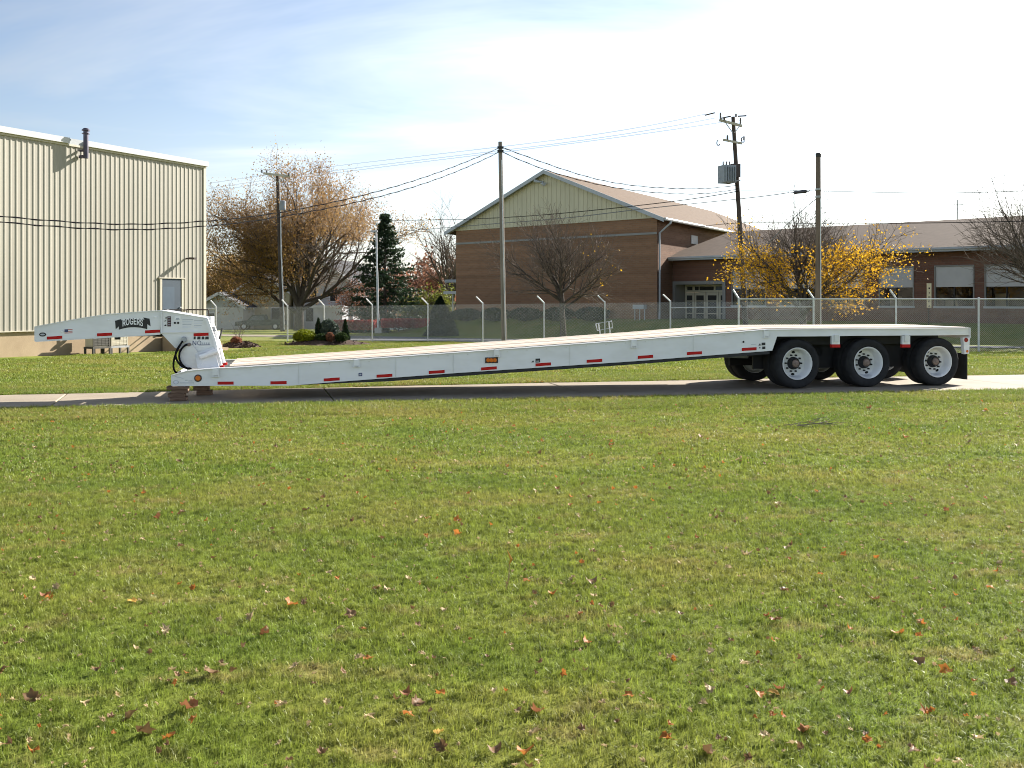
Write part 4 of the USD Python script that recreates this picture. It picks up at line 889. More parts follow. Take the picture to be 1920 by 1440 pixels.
# entry
en = wbox(wbox(wbox(MB(), e0, e0 + 0.24, -1.2, 0.08, -0.8, z_en), e1 - 0.24, e1, -1.2, 0.08, -0.8, z_en), e0 + 0.24, e1 - 0.24, -1.2, 0.08, z_en - 0.24, z_en).build('entrance', 'trim_taupe', WG, world=True)
i0, i1, o = e0 + 0.24, e1 - 0.24, -1.15
zt2 = z_en - 0.24; zd = Wp(1300, 547)[1]
dw = (i1 - i0)
wbox(MB(), i0, i1, o - 0.08, o, zd - 0.02, zt2).build('transom', 'door_cream', en, world=True)
for a, b in ((0.05, 0.16), (0.22, 0.30), (0.32, 0.62), (0.66, 0.94)):
    wbox(MB(), i0 + a * dw, i0 + b * dw, o + 0.002, o + 0.02, zd + 0.12, zt2 - 0.14).build('transom_pane', 'pane_blue' if a > .6 else 'room_dark', en, world=True)
for k, (a, b) in enumerate(((0.0, 0.2), (0.205, 0.45), (0.455, 0.72), (0.725, 1.0))):
    d_ = wbox(MB(), i0 + a * dw + 0.01, i0 + b * dw - 0.01, o - 0.06, o + 0.0, zd - 2.35, zd - 0.03).build('entrance_door' if 0 < k < 3 else 'entrance_panel', 'door_cream', en, world=True)
    for q in range(4):
        wbox(MB(), i0 + a * dw + 0.17, i0 + b * dw - 0.17, o + 0.002, o + 0.015, zd - 0.62 - q * 0.45, zd - 0.25 - q * 0.45).build('pane', 'room_dark', d_, world=True)
# roof: front slope rises to a ridge, back slope falls
EV = 0.85; RB = 8.2
zr2 = W(1920, 400, 62)[2]
def rp(a, o, z): return wp(a, o, z)
rf = MB()
def sheet(mb, a, b, c, d, t=0.16):
    dn = np.array([0, 0, -t])
    return mb.quad(a, b, c, d).quad(a + dn, d + dn, c + dn, b + dn).quad(a, a + dn, b + dn, b).quad(b, b + dn, c + dn, c).quad(d, c, c + dn, d + dn).quad(a, d, d + dn, a + dn)
# left end follows the hall's side wall
def left_a(o):   # along-coordinate of the hall's side wall at outward o
    k = (-o - (WA - A) @ -wnn) / (g2v @ -wnn); q = A + g2v * max(k, 0.0); return (q - WA) @ wd + 0.08
aL0, aL1 = -0.35, left_a(-RB)
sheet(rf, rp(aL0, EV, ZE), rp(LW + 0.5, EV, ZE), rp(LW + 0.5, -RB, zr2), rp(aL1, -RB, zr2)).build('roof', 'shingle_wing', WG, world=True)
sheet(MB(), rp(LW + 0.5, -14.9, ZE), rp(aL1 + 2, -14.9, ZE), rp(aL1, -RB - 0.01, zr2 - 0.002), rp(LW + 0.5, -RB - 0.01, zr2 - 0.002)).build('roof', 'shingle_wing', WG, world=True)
wbox(MB(), aL0 + 0.01, LW + 0.5, EV + 0.003, EV + 0.05, ZE - 0.22, ZE + 0.03).build('fascia', 'trim_grey', WG, world=True)
wbox(MB(), aL0 + 0.01, LW + 0.49, 0.01, EV, ZE - 0.20, ZE - 0.165).build('soffit', 'trim_taupe', WG, world=True)
wbox(MB(), aL0, LW + 0.5, EV + 0.055, EV + 0.17, ZE - 0.10, ZE + 0.02).build('gutter', 'trim_grey', WG, world=True)
# thin cross beyond the roof
p = W(1795, 375, 88)
CR = thing('rooftop_cross', 'thin metal cross rising beyond the ridge of the wing', 'cross', (p[0], p[1], 0))
MB().cyl((0, 0, 0), (0, 0, p[2]), 0.05, 6).build('upright', 'trim_grey', CR)
MB().bar((-0.45, 0.2, p[2] - 0.42), (0.45, -0.2, p[2] - 0.42), 0.07).build('cross_bar', 'trim_grey', CR)
# vertical yellow sign before the wing
p = W(1742, 531, 55); g = float(gz(p[0], p[1]))
SG = thing('banner_sign', 'narrow upright cream sign with small brown marks before the wing windows', 'sign', (p[0], p[1], g))
hgt = p[2] - g
MB().mm(-0.12, 0.12, -0.02, 0.02, hgt - 1.35, hgt).build('board', 'sign_yellow', SG)
MB().cyl((0, 0.05, -0.2), (0, 0.05, hgt - 0.1), 0.03, 8).build('post', 'dark_brown', SG)
for k, ch in enumerate('SMLE'):
    pass
for q, rows in enumerate((((-.04, .04, 0.0, .09), (-.02, .02, .03, .06)), ((-.02, .04, 0.0, .06),), ((-.06, .06, 0.0, .025), (-.06, .06, .05, .075)), ((-.05, .05, 0.06, .09), (-.05, -.02, 0, .09), (.02, .05, 0, .05)), ((-.06, .06, 0.0, .03), (-.02, .02, .03, .07)))):
    mk = MB()
    for j_, (a, b, c, d) in enumerate(rows):
        mk.mm(a, b, -0.024 - 0.001 * j_, -0.0205, hgt - 0.32 - q * 0.24 + c, hgt - 0.32 - q * 0.24 + d)
    mk.build('mark', 'dark_brown', SG)

# ---------------------------------------------------------------- chain-link fences
def fence(name, label, line, top, mesh_top, arms, rails, extra_bot=0.02, pitch=0.072, thick=0.0042):
    """line: list of (x, y, z_top); a post at each"""
    o = np.array([line[0][0], line[0][1], 0.0])
    fz = thing(name, label, 'fence', o)
    for k, (x, y, zt_) in enumerate(line):
        g = float(gz(x, y))
        pm = MB().cyl((x, y, g - 0.15), (x, y, zt_ + 0.03), 0.036, 10).lathe([(0.04, zt_ + 0.03), (0.036, zt_ + 0.055), (0.0, zt_ + 0.065)], 10, 'z', (x, y, 0))
        pp = pm.build('post', 'galvanised', fz, world=True)
        if arms[k]:
            t = np.array([-0.55, 0.25]) * 0.62 if arms[k] == 1 else np.array([-0.4, 0.2]) * 0.5
            MB().bar((x, y, zt_ + 0.02), (x + t[0], y + t[1], zt_ + 0.36), 0.035, 0.06).build('barb_arm', 'galvanised', pp, world=True)
    P = np.array(line)
    for r in rails:
        for k in range(len(line) - 1):
            if r[0] <= k < r[1]:
                MB().cyl((P[k, 0], P[k, 1], P[k, 2] + r[2]), (P[k + 1, 0], P[k + 1, 1], P[k + 1, 2] + r[2]), 0.024, 8).build('rail', 'galvanised', fz, world=True)
    # woven wire, every strand
    mb = MB(); V = []; Fq = []
    d = np.linalg.norm(np.diff(P[:, :2], axis=0), axis=1); cum = np.concatenate([[0], np.cumsum(d)]); T = cum[-1]
    def at(u, h):
        x, y, zt_ = np.interp(u, cum, P[:, 0]), np.interp(u, cum, P[:, 1]), np.interp(u, cum, P[:, 2])
        g = gz(x, y) + extra_bot; zz = g + h * (zt_ - 0.02 - g)
        return np.stack([x, y, zz], -1)
    Hn = 1.9
    for sgn in (1, -1):
        us = np.arange(-Hn, T + Hn, pitch * 1.0)
        for h0, h1 in ((0.0, 0.34), (0.34, 0.67), (0.67, 1.0)):
            a = us + sgn * Hn * h0; b = us + sgn * Hn * h1
            ok = (a > 0) & (a < T) & (b > 0) & (b < T)
            pa, pb = at(a[ok], h0), at(b[ok], h1)
            nrm = np.array([-(P[-1, 1] - P[0, 1]), P[-1, 0] - P[0, 0], 0]); nrm = nrm / np.linalg.norm(nrm)
            off = nrm * thick * 0.6 * sgn
            w = np.array([0, 0, 1.0]) * thick * 0.7
            q = nrm * thick * 0.5
            n0 = sum(len(x) for x in V)
            ring = [w, q, -w, -q]
            A_ = np.stack([pa + off + r for r in ring], 1); B_ = np.stack([pb + off + r for r in ring], 1)
            v = np.concatenate([A_, B_], 1).reshape(-1, 3); n = len(pa)
            base = (np.arange(n) * 8)[:, None, None] + np.array([[0, 1, 5, 4], [1, 2, 6, 5], [2, 3, 7, 6], [3, 0, 4, 7]])[None]
            V.append(v); Fq.append(base.reshape(-1, 4) + n0)
    mb.add(np.vstack(V), np.vstack(Fq)).build('chain_link', 'wire_zinc', fz, world=True)
    return fz
def fp(px, pyt, Y): p = W(px, pyt, Y); return (p[0], p[1], p[2])
fA = [fp(335, 577, 55.2), fp(405, 575.5, 55), fp(539, 574.5, 54.2), fp(608, 574, 54), fp(698, 572.5, 53.5), fp(802, 571, 53), fp(905, 569.5, 52), fp(1020, 568.5, 51), fp(1134, 567.5, 50), fp(1257, 566, 48.8), fp(1385, 565, 47.6), fp(1525, 564, 46.2)]
fence('chain_link_fence', 'long chain-link fence with bent barb arms running before the brick hall', fA, 0, 0, [0, 1, 1, 1, 1, 1, 1, 1, 1, 1, 0, 0], [(9, 11, -0.28), (0, 1, -0.1)], thick=0.0054)
fB = [fp(1385, 560.5, 39.4), fp(1525.5, 560.5, 39.0), fp(1680, 560.5, 38.6), fp(1835, 560.5, 38.2), fp(1992, 560.3, 37.8), fp(2160, 560, 37.4)]
fence('chain_link_fence', 'nearer chain-link fence with top rail behind the trailer axles', fB, 0, 0, [2, 2, 2, 0, 0, 0], [(0, 5, 0.0)])

# ---------------------------------------------------------------- poles
def pole(name, label, top, base_px, r0, r1, mat, cat='utility pole', lean=None):
    tp = W(*top); bx = W(base_px[0], base_px[1], base_px[2])
    g = float(gz(bx[0], bx[1])); b = np.array([bx[0], bx[1], g])
    t = thing(name, label, cat, b)
    MB().tube([b - [0, 0, 0.3], b + (tp - b) * 0.5, tp], [r0, (r0 + r1) / 2, r1], 14).build('pole', mat, t, world=True, smooth=40)
    return t, b, tp
P1, b1, t1 = pole('utility_pole', 'weathered grey bare-topped pole before the brick hall', (938, 266, 47.5), (945.5, 640, 47.5), 0.125, 0.10, 'pole_grey')
for py in (277, 284):
    p = W(938.5, py, 47.5); MB().box(p + np.array([0, -0.08, 0]), (0.30, 0.14, 0.10)).build('cable_clamp', 'black_steel', P1, world=True)
p = W(942.5, 300, 47.4)
MB().tube([W(940.6, 300, 47.38), W(943.2, 450, 47.36), W(947.8, 638, 47.35)], 0.022, 6).build('ground_wire_cover', 'galvanised', P1, world=True)
P3_, b3, t3 = pole('utility_pole', 'brown pole with dark cap at the right of the yellow tree', (1534.5, 289, 42.0), (1534, 630, 42.0), 0.135, 0.095, 'pole_rust')
MB().lathe([(0.11, -0.12), (0.12, 0.0), (0.09, 0.05), (0, 0.06)], 14, 'z', t3).build('cap', 'black_steel', P3_, world=True)
for py in (355, 369): MB().lathe([(0.10, -0.05), (0.125, -0.04), (0.125, 0.04), (0.10, 0.05)], 14, 'z', W(1534.3, py, 42)).build('band', 'aged_zinc', P3_, world=True)
MB().tube([W(1538.2, 372, 41.9), W(1538.6, 500, 41.9), W(1538.8, 628, 41.9)], 0.02, 6).build('ground_wire_cover', 'galvanised', P3_, world=True)
P2, b2, t2 = pole('utility_pole', 'tall leaning brown pole with transformer and crossarms before the wing', (1374.5, 219, 58), (1400.5, 628, 58), 0.16, 0.11, 'pole_brown')
def arm(px0, py0, px1, py1, Y0, Y1, par, w=0.12):
    a, b = W(px0, py0, Y0), W(px1, py1, Y1); MB().bar(a, b, w, w * 1.15).build('crossarm', 'crossarm_wood', par, world=True); return a, b
arm(1349, 225, 1391, 236, 57.6, 57.9, P2); arm(1356, 262, 1391, 269, 57.6, 57.9, P2, 0.1)
for a, b in (((1361, 231), (1374, 249)), ((1388, 235), (1377, 249))): MB().bar(W(*a, 57.55), W(*b, 57.7), 0.04).build('brace', 'aged_zinc', P2, world=True)
def insul(px, py, h, par, Y=57.6, r=0.07):
    p = W(px, py, Y); m = MB()
    pr = [(0.0, 0.0)]
    for q in range(4): pr += [(r, h * q / 4), (r * 0.55, h * (q + 0.6) / 4)]
    m.lathe(pr + [(0, h)], 10, 'z', p); m.build('insulator', 'insulator', par, world=True)
for px, py, h in ((1351, 225, 0.45), (1388.5, 232, 0.36), (1364, 262, 0.28), (1395, 263, 0.25), (1358, 226, 0.2), (1380, 219, 0.2)): insul(px, py, h, P2)
for (a, b) in (((1322, 216), (1340, 211.5)), ((1351, 222), (1370, 218)), ((1384, 218), (1399, 217))):
    MB().tube([W(*a, 57.4), W(*b, 57.5)], 0.045, 6).build('strain_insulator', 'insulator', P2, world=True)
for x, y in ((1347, 268), (1393, 262)):
    q = [W(x + 3 * math.cos(t), y + 5 * math.sin(t), 57.5) for t in np.linspace(0.4, 4.6, 9)]
    MB().tube(q, 0.03, 6).build('jumper', 'cable_black', P2, world=True)
# three-phase transformer bank
c = W(1363, 327, 57.5)
trf = MB()
w2, h2 = 0.38, 0.50
trf.box(c, (2 * w2, 0.75, 2 * h2), rz=0.3).build('transformer', 'transformer_grey', P2, world=True)
for k in range(5):
    a = -0.29 + k * 0.145
    MB().box(c + np.array([a * math.cos(0.3) + 0.42 * math.sin(0.3), a * math.sin(0.3) - 0.42 * math.cos(0.3), -0.02]), (0.05, 0.10, 0.84), rz=0.3).build('cooling_fin', 'transformer_grey', P2, world=True)
MB().box(W(1378, 320, 57.6), (0.5, 0.4, 0.75), rz=0.3).build('switch_box', 'dark_brown', P2, world=True)
for px in (1356, 1362, 1368): insul(px, 310, 0.24, P2, 57.4, 0.05)
MB().bar(W(1370, 312, 57.7), W(1386, 317, 57.9), 0.09).build('mounting_bracket', 'aged_zinc', P2, world=True)
MB().bar(W(1368, 341, 57.7), W(1388, 338, 57.9), 0.07).build('mounting_bracket', 'aged_zinc', P2, world=True)
# pole by the big maple
U1, bu, tu = pole('utility_pole', 'dark pole with pale crossarm and grey transformer before the big brown maple', (520, 326, 92), (530.5, 622, 92), 0.24, 0.15, 'pole_brown')
arm(494, 325, 545, 331, 91.6, 91.8, U1, 0.17)
for a, b in (((507, 328), (520, 342)), ((535, 331), (522, 341))): MB().bar(W(*a, 91.6), W(*b, 91.7), 0.07).build('brace', 'crossarm_wood', U1, world=True)
for px, py in ((491, 324), (500, 325), (541, 330)): insul(px, py, 0.3, U1, 91.6, 0.09)
c0, c1 = W(530, 394, 91.4), W(530, 376, 91.4)
MB().tube([c0, c0 + (c1 - c0) * 0.92, c1], [0.30, 0.30, 0.2], 14).build('transformer', 'transformer_grey', U1, world=True, smooth=30)
MB().tube([W(525, 342, 91.6), W(527.5, 480, 91.6), W(533, 618, 91.6)], 0.05, 6).build('conduit', 'galvanised', U1, world=True)
# lamp post
LPp, bl, tl = pole('lamp_post', 'slim silver parking lot lamp post before the spruce', (705.5, 434, 83), (709.5, 618, 83), 0.10, 0.065, 'galvanised', 'lamp post')
MB().box(W(702, 433.5, 83), (0.55, 0.3, 0.14)).build('lamp_head', 'aged_zinc', LPp, world=True)
MB().mm(bl[0] - 0.28, bl[0] + 0.28, bl[1] - 0.28, bl[1] + 0.28, bl[2] - 0.3, bl[2] + 0.45).build('footing', 'stone_pale', LPp, world=True)

# ---------------------------------------------------------------- overhead cables
from scipy.interpolate import CubicSpline
def cable(label, pts, r, mat='cable_black', group=None, n=48, twist=0):
    q = np.array([W(*p) for p in pts]); d = np.concatenate([[0], np.cumsum(np.linalg.norm(np.diff(q, axis=0), axis=1))])
    c = CubicSpline(d, q)(np.linspace(0, d[-1], n))
    o = thing('overhead_cable', label, 'cable', c[0], group=group)
    MB().tube(c, r, 6).build('strand', mat, o, world=True, smooth=True)
    if twist:
        t = np.linspace(0, d[-1], n * 6); cc = CubicSpline(d, q)(t)
        ph = t / twist * 2 * math.pi
        MB().tube(cc + np.stack([np.zeros_like(t), np.cos(ph) * r * 1.6, np.sin(ph) * r * 1.6], 1), r * 0.6, 4).build('wrap', mat, o, world=True)
cable('upper of the two black twisted cables sagging left from the bare-topped pole', [(937, 277, 47.5), (860, 309, 44), (700, 361, 38), (520, 399, 33), (380, 415, 29.5), (230, 420.5, 27), (100, 414, 25), (0, 405.5, 23.6), (-160, 384, 22)], 0.0125, twist=1.2)
cable('lower of the two black twisted cables sagging left from the bare-topped pole', [(937, 284.5, 47.5), (860, 320, 44), (700, 371.5, 38), (520, 407.5, 33), (380, 424.5, 29.5), (230, 430.5, 27), (100, 424.5, 25), (0, 416, 23.6), (-160, 394, 22)], 0.0125, twist=1.2)
cable('upper twisted cable sagging right from the bare-topped pole to the transformer pole', [(940, 276, 47.5), (1000, 298, 49), (1100, 331, 51.5), (1190, 348, 54), (1270, 353.5, 55.5), (1340, 352, 57), (1383, 347, 57.8)], 0.015, 'cable_black', twist=1.4)
cable('lower twisted cable sagging right from the bare-topped pole across the roof edge', [(940, 284, 47.5), (1000, 310, 49), (1100, 341, 51.5), (1190, 357, 54), (1270, 363.5, 55.5), (1340, 361, 57), (1384, 354, 57.8)], 0.015, 'cable_black', twist=1.4)
cable('upper wire crossing the cream gable toward the transformer pole', [(700, 413.5, 100), (830, 412, 85), (960, 407, 74), (1100, 395.5, 65), (1230, 381.5, 60.5), (1340, 366.5, 58.5), (1386, 358, 57.8)], 0.026, 'cable_black')
cable('lower wire crossing the cream gable toward the transformer pole', [(700, 436, 100), (830, 427.5, 85), (960, 417, 74), (1100, 404.5, 65), (1230, 389, 60.5), (1386, 373, 58.2), (1480, 361, 55)], 0.024, 'cable_grey')
cable('wire from the transformer pole past the brown pole to the right edge', [(1388, 357, 57.8), (1480, 358.5, 50), (1535, 358, 42), (1700, 361.5, 38), (1920, 358, 33), (2060, 352, 31)], 0.014, 'cable_black')
cable('low dark wire running right above the wing roof from the yellow tree', [(1290, 428, 62), (1386, 418, 58), (1540, 419.5, 50), (1700, 418.5, 45), (1920, 414.5, 40), (2060, 410, 38)], 0.018, 'cable_black')
for k, (y0_, y1_) in enumerate(((304, 214), (312, 221), (316.5, 228))):
    cable(('uppermost', 'middle', 'lowest')[k] + ' of three faint wires climbing to the top of the transformer pole', [(392, y0_ + 40 + k * 2, 125), (690, y0_, 92), (940, y0_ - 29 - k, 74), (1180, y0_ - 62, 63), (1322 + 20 * k, y1_, 57.5)], 0.013, 'cable_grey')
cable('faint wire leaving the transformer pole top to the right', [(1399, 216, 57.5), (1540, 213.5, 50), (1700, 211.5, 45), (1930, 206, 40)], 0.008, 'cable_grey')
cable('guy wire slanting down left from the brown pole into the yellow tree', [(1530, 373, 42), (1485, 412, 44), (1440, 457, 46)], 0.015, 'cable_grey', n=8)
a, b = W(1488, 361, 49), W(1514, 358.5, 46)
SC = thing('splice_case', 'black cable splice case hanging on the wire left of the brown pole', 'splice case', (a + b) / 2)
MB().tube([a, a + (b - a) * 0.15, a + (b - a) * 0.85, b], [0.03, 0.085, 0.085, 0.03], 10).build('case', 'black_steel', SC, world=True)
MB().tube([a - (b - a) * 0.25, a], 0.02, 6).tube([b, b + (b - a) * 0.25], 0.02, 6).build('cable_end', 'cable_black', SC, world=True)
# white pipe rack behind the fence
p0 = gnd(1133, 640); Yr = 52.5
RK = thing('pipe_rack', 'white pipe frame standing crooked behind the fence', 'rack', (W(1133, 620, Yr)[0], Yr, float(gz(W(1133, 620, Yr)[0], Yr))))
for nm, pts in (('frame', [(1117, 607), (1147, 602), (1148.5, 614.5), (1120, 620), (1117, 607)]), ('leg', [(1122, 606.5), (1126, 632)]), ('leg', [(1141.5, 603.5), (1144.5, 632)])):
    MB().tube([W(x, y, Yr) for x, y in pts], 0.03, 8).build(nm, 'house_white', RK, world=True)
# pale boxes and pipes at the corner of the hall
uc = A + fn * 0.8 + f1 * 0.9
VP = thing('vent_pipes', 'grey capped vent pipes at the right corner of the brick hall', 'pipe', (*uc, 0.2))
MB().box((0, 0, 1.0), (0.9, 0.4, 0.3), rz=-0.7).build('housing', 'trim_grey', VP)
for k in (-1, 0, 1): MB().cyl((0.3 * k, -0.3 * k, -0.6), (0.3 * k, -0.3 * k, 0.86), 0.04, 8).build('pipe', 'trim_grey', VP)
# ---------------------------------------------------------------- trees
def unit_(v): return v / (np.linalg.norm(v) + 1e-12)
def grow(rng, p, d, Ln, r, lvl, sp, out):
    n = sp['seg'][lvl]; pts = [p]; dirs = [d]
    for _ in range(n):
        d = unit_(d + rng.normal(0, sp['wob'][lvl], 3) + np.array([0, 0, sp['up'][lvl]]))
        pts.append(pts[-1] + d * Ln / n); dirs.append(d)
    rad = np.linspace(r, r * sp['taper'][lvl], n + 1)
    out.append((lvl, np.array(pts), rad))
    if lvl + 1 >= len(sp['len']): return
    k = sp['kids'][lvl]; az0 = rng.uniform(0, 6.28)
    for j in range(k):
        t = sp['start'][lvl] + (1 - sp['start'][lvl]) * (j + rng.random()) / k
        if j == k - 1: t = 1.0
        q = t * n; i = min(int(q), n - 1); w = q - i
        pos = pts[i] * (1 - w) + pts[i + 1] * w; dd = dirs[i + 1]
        am = sp['angs'][j % len(sp['angs'])] if lvl == 0 and 'angs' in sp else sp['ang'][lvl]
        ang = math.radians(max(4, am + rng.normal(0, 6 if lvl == 0 else 9)))
        if j == k - 1: ang *= 0.35
        az = az0 + 2.4 * j + rng.normal(0, 0.3)
        a = unit_(np.cross(dd, [0.31, 0.62, 0.2] if abs(dd[2]) > 0.9 else [0, 0, 1.0])); b = np.cross(dd, a)
        nd = unit_(dd * math.cos(ang) + (a * math.cos(az) + b * math.sin(az)) * math.sin(ang))
        L2 = (sp.get('lenk', lambda a: 1.0)(math.degrees(ang)) if lvl == 0 else 1.0) * sp['len'][lvl + 1] * rng.uniform(0.7, 1.15) * (1 - sp.get('fall', 0.35) * max(0, t - sp['start'][lvl]))
        rr = min(np.interp(t, [0, 1], [rad[0], rad[-1]]) * 0.72, sp['rad'][lvl + 1])
        grow(rng, pos, nd, L2, rr, lvl + 1, sp, out)
def leaves(mb, rng, pts, size, n3=True):
    """loose leaf faces, one small bent quad each"""
    n = len(pts); sz = size * rng.uniform(0.6, 1.3, n)
    a = rng.normal(0, 1, (n, 3)); a /= np.linalg.norm(a, axis=1, keepdims=True)
    b = np.cross(a, rng.normal(0, 1, (n, 3))); b /= np.linalg.norm(b, axis=1, keepdims=True)
    a *= sz[:, None]; b *= (sz * 0.75)[:, None]
    c = np.cross(a, b) / (sz[:, None] + 1e-9) * 0.35
    v = np.stack([pts - a, pts - b * 0.9 + c, pts + a, pts + b * 0.9 + c], 1).reshape(-1, 3)
    q = (np.arange(n) * 4)[:, None] + np.array([0, 1, 2, 3])[None]
    return mb.add(v, q)
def tree(name, label, base, sp, seed, bark='bark', foliage=(), group=None, twig='twig', lvl_t=2, minr=0.008):
    rng = np.random.default_rng(seed); out = []
    b = np.array([base[0], base[1], float(gz(base[0], base[1])) - 0.1])
    grow(rng, np.zeros(3), np.array([0, 0, 1.0]), sp['len'][0], sp['rad'][0], 0, sp, out)
    t = thing(name, label, 'tree', b, rng.uniform(0, 6.28) if not sp.get('fix') else 0.0, group)
    tr, br, tw = MB(), MB(), MB()
    for lvl, pts, rad in out:
        rad = np.maximum(rad, minr)
        if lvl == 0:
            pts = pts.copy(); rad = rad.copy(); rad[0] *= 1.25; tr.tube(pts, rad, 10, False)
        elif lvl <= lvl_t: br.tube(pts, rad, 6 if lvl == 1 else 4, False)
        else: tw.tube(pts, rad, 3, False)
    tr.build('trunk', bark, t, smooth=True)
    br.build('limbs', bark, t, smooth=True)
    if tw.v: tw.build('twigs', twig, t, kind='stuff')
    fine = [(p, l) for l, p, r in out if l >= len(sp['len']) - 2]
    P = np.vstack([np.vstack([p[:-1] * (1 - w) + p[1:] * w for w in (0.2, 0.6, 1.0)]) for p, l in fine])
    for mat, count, size, cond, spread in foliage:
        cand = P[cond(P)] if cond is not None else P
        if len(cand) == 0: continue
        q = cand[rng.integers(0, len(cand), count)] + rng.normal(0, spread, (count, 3))
        q = q[q[:, 2] > 0.9]
        mb = MB(); leaves(mb, rng, q, size); mb.build('foliage', mat, t, kind='stuff')
    return t
big = dict(len=[3.2, 11.2, 5.2, 2.8, 1.5], rad=[0.46, 0.24, 0.10, 0.042, 0.018], kids=[15, 10, 6, 4], seg=[4, 8, 4, 3, 2], wob=[0.03, 0.085, 0.13, 0.16, 0.2], up=[0, 0.045, 0.05, 0.03, 0.02], taper=[0.8, 0.25, 0.3, 0.35, 0.4], start=[0.5, 0.2, 0.15, 0.1], ang=[46, 36, 38, 40], fix=1, angs=[50, 16, 42, 28, 60, 34, 10, 46, 22, 56, 38, 30, 64, 48, 52], lenk=lambda a: 1.02)
Y1 = 100.0
x1 = W(560, 600, Y1)[0]
lowm = lambda P: ((P[:, 2] < 9.0) & (P[:, 0] < 0.8)) | ((np.random.default_rng(1).random(len(P)) < 0.12) & (P[:, 2] > 9.0))
tree('maple_tree', 'huge spreading tree thinly hung with brown leaves, at the centre left', (x1, Y1), big, 24, 'bark', [('leaf_brown', 60000, 0.085, lambda P: ~((P[:, 0] > 0.8) & (P[:, 2] < 9.2)), 0.45), ('leaf_ochre', 11000, 0.10, lowm, 0.6)], minr=0.011)
mid = dict(len=[1.6, 5.5, 2.6, 1.3, 0.7], rad=[0.34, 0.15, 0.06, 0.03, 0.013], kids=[9, 8, 5, 4], seg=[3, 5, 4, 3, 2], wob=[0.03, 0.07, 0.1, 0.12, 0.15], up=[0, 0.05, 0.04, 0.03, 0.02], taper=[0.8, 0.3, 0.3, 0.35, 0.4], start=[0.4, 0.2, 0.15, 0.1], ang=[50, 40, 42, 42])
def scaled(sp, k, **kw):
    q = dict(sp); q['len'] = [x * k for x in sp['len']]; q['rad'] = [x * k for x in sp['rad']]; q.update(kw); return q
# brown masses left of and below the big maple
tree('maple_tree', 'dense low ochre-brown tree close to the right edge of the metal building', (W(432, 600, 126)[0], 126), scaled(mid, 1.25), 5, foliage=[('leaf_ochre', 17000, 0.12, lambda P: P[:, 2] > 2.6, 0.6), ('leaf_brown', 6000, 0.11, None, 0.6)], minr=0.012)
tree('maple_tree', 'ochre-brown tree between the metal building and the dark utility pole', (W(484, 600, 132)[0], 132), scaled(mid, 1.38), 6, foliage=[('leaf_ochre', 17000, 0.12, lambda P: P[:, 2] > 2.6, 0.6), ('leaf_brown', 6000, 0.11, None, 0.6)], minr=0.012)
tree('maple_tree', 'small rust-leaved tree half before the grey house, left of the spruce', (W(688, 600, 101)[0], 101), scaled(mid, 0.70), 7, foliage=[('leaf_rust', 3800, 0.095, None, 0.45)], minr=0.012)
tree('maple_tree', 'rusty brown round tree far behind, right of the spruce', (W(800, 600, 150)[0], 150), scaled(mid, 1.2), 8, foliage=[('leaf_rust', 8000, 0.24, None, 0.6)], minr=0.02)
tree('lime_tree', 'small yellow-green tree left of the brick hall', (W(806, 600, 96)[0], 96), scaled(mid, 0.58), 9, foliage=[('leaf_lime', 3800, 0.12, None, 0.3)], minr=0.012)
tree('maple_tree', 'reddish bare-twigged tree behind the white shed, right of the spruce', (W(762, 600, 118)[0], 118), scaled(mid, 0.62), 10, foliage=[('leaf_rust', 1500, 0.14, None, 0.5)], minr=0.016)
tree('bare_tree', 'tall bare tree rising behind the left end of the brick hall', (W(846, 600, 128)[0], 128), scaled(big, 0.9, angs=[36, 12, 28, 20, 42, 24, 8, 32, 16], kids=[9, 8, 5, 4]), 12, 'bark', minr=0.011)
bare = dict(len=[2.2, 3.9, 2.3, 1.3, 0.75], rad=[0.19, 0.08, 0.034, 0.015, 0.008], kids=[13, 9, 6, 4], seg=[4, 7, 5, 3, 2], wob=[0.04, 0.09, 0.12, 0.15, 0.18], up=[0, 0.055, 0.05, 0.04, 0.03], taper=[0.75, 0.3, 0.3, 0.4, 0.5], start=[0.62, 0.2, 0.12, 0.1], ang=[62, 32, 34, 36], fix=1, angs=[62, 24, 48, 34, 68, 16, 54, 28, 72, 42, 58, 20, 50], lenk=lambda a: 0.9 + a / 400)
tree('bare_tree', 'rounded bare tree standing before the brown wall of the brick hall', (W(1056, 600, 60.5)[0], 60.5), scaled(bare, 1.02, len=[3.1, 3.9, 2.3, 1.3, 0.75]), 31, 'bark', [('leaf_gold', 45, 0.06, lambda P: P[:, 0] > 1.5, 0.3)], minr=0.007, lvl_t=2)
gold = scaled(bare, 1.10, lenk=lambda a: 0.78 + a / 200)
tree('gold_tree', 'tree with bare dark crown and bright yellow leaves on its lower branches', (W(1503, 600, 53)[0], 53), gold, 38, 'bark', [('leaf_gold', 7600, 0.062, lambda P: (P[:, 2] < 5.0) & (np.hypot(P[:, 0], P[:, 1]) > 1.1) & (np.hypot(P[:, 0], P[:, 1]) > (P[:, 2] - 2.6) * 1.0), 0.22), ('leaf_gold', 450, 0.064, lambda P: (P[:, 2] >= 4.6) & (P[:, 2] < 6.4) & (np.abs(P[:, 0]) > 2.4), 0.2)], minr=0.008)
tree('bare_tree', 'bare tree at the right edge, its twigs reaching before the wing', (W(1985, 600, 47)[0], 47), scaled(bare, 1.2), 36, 'bark', minr=0.007)
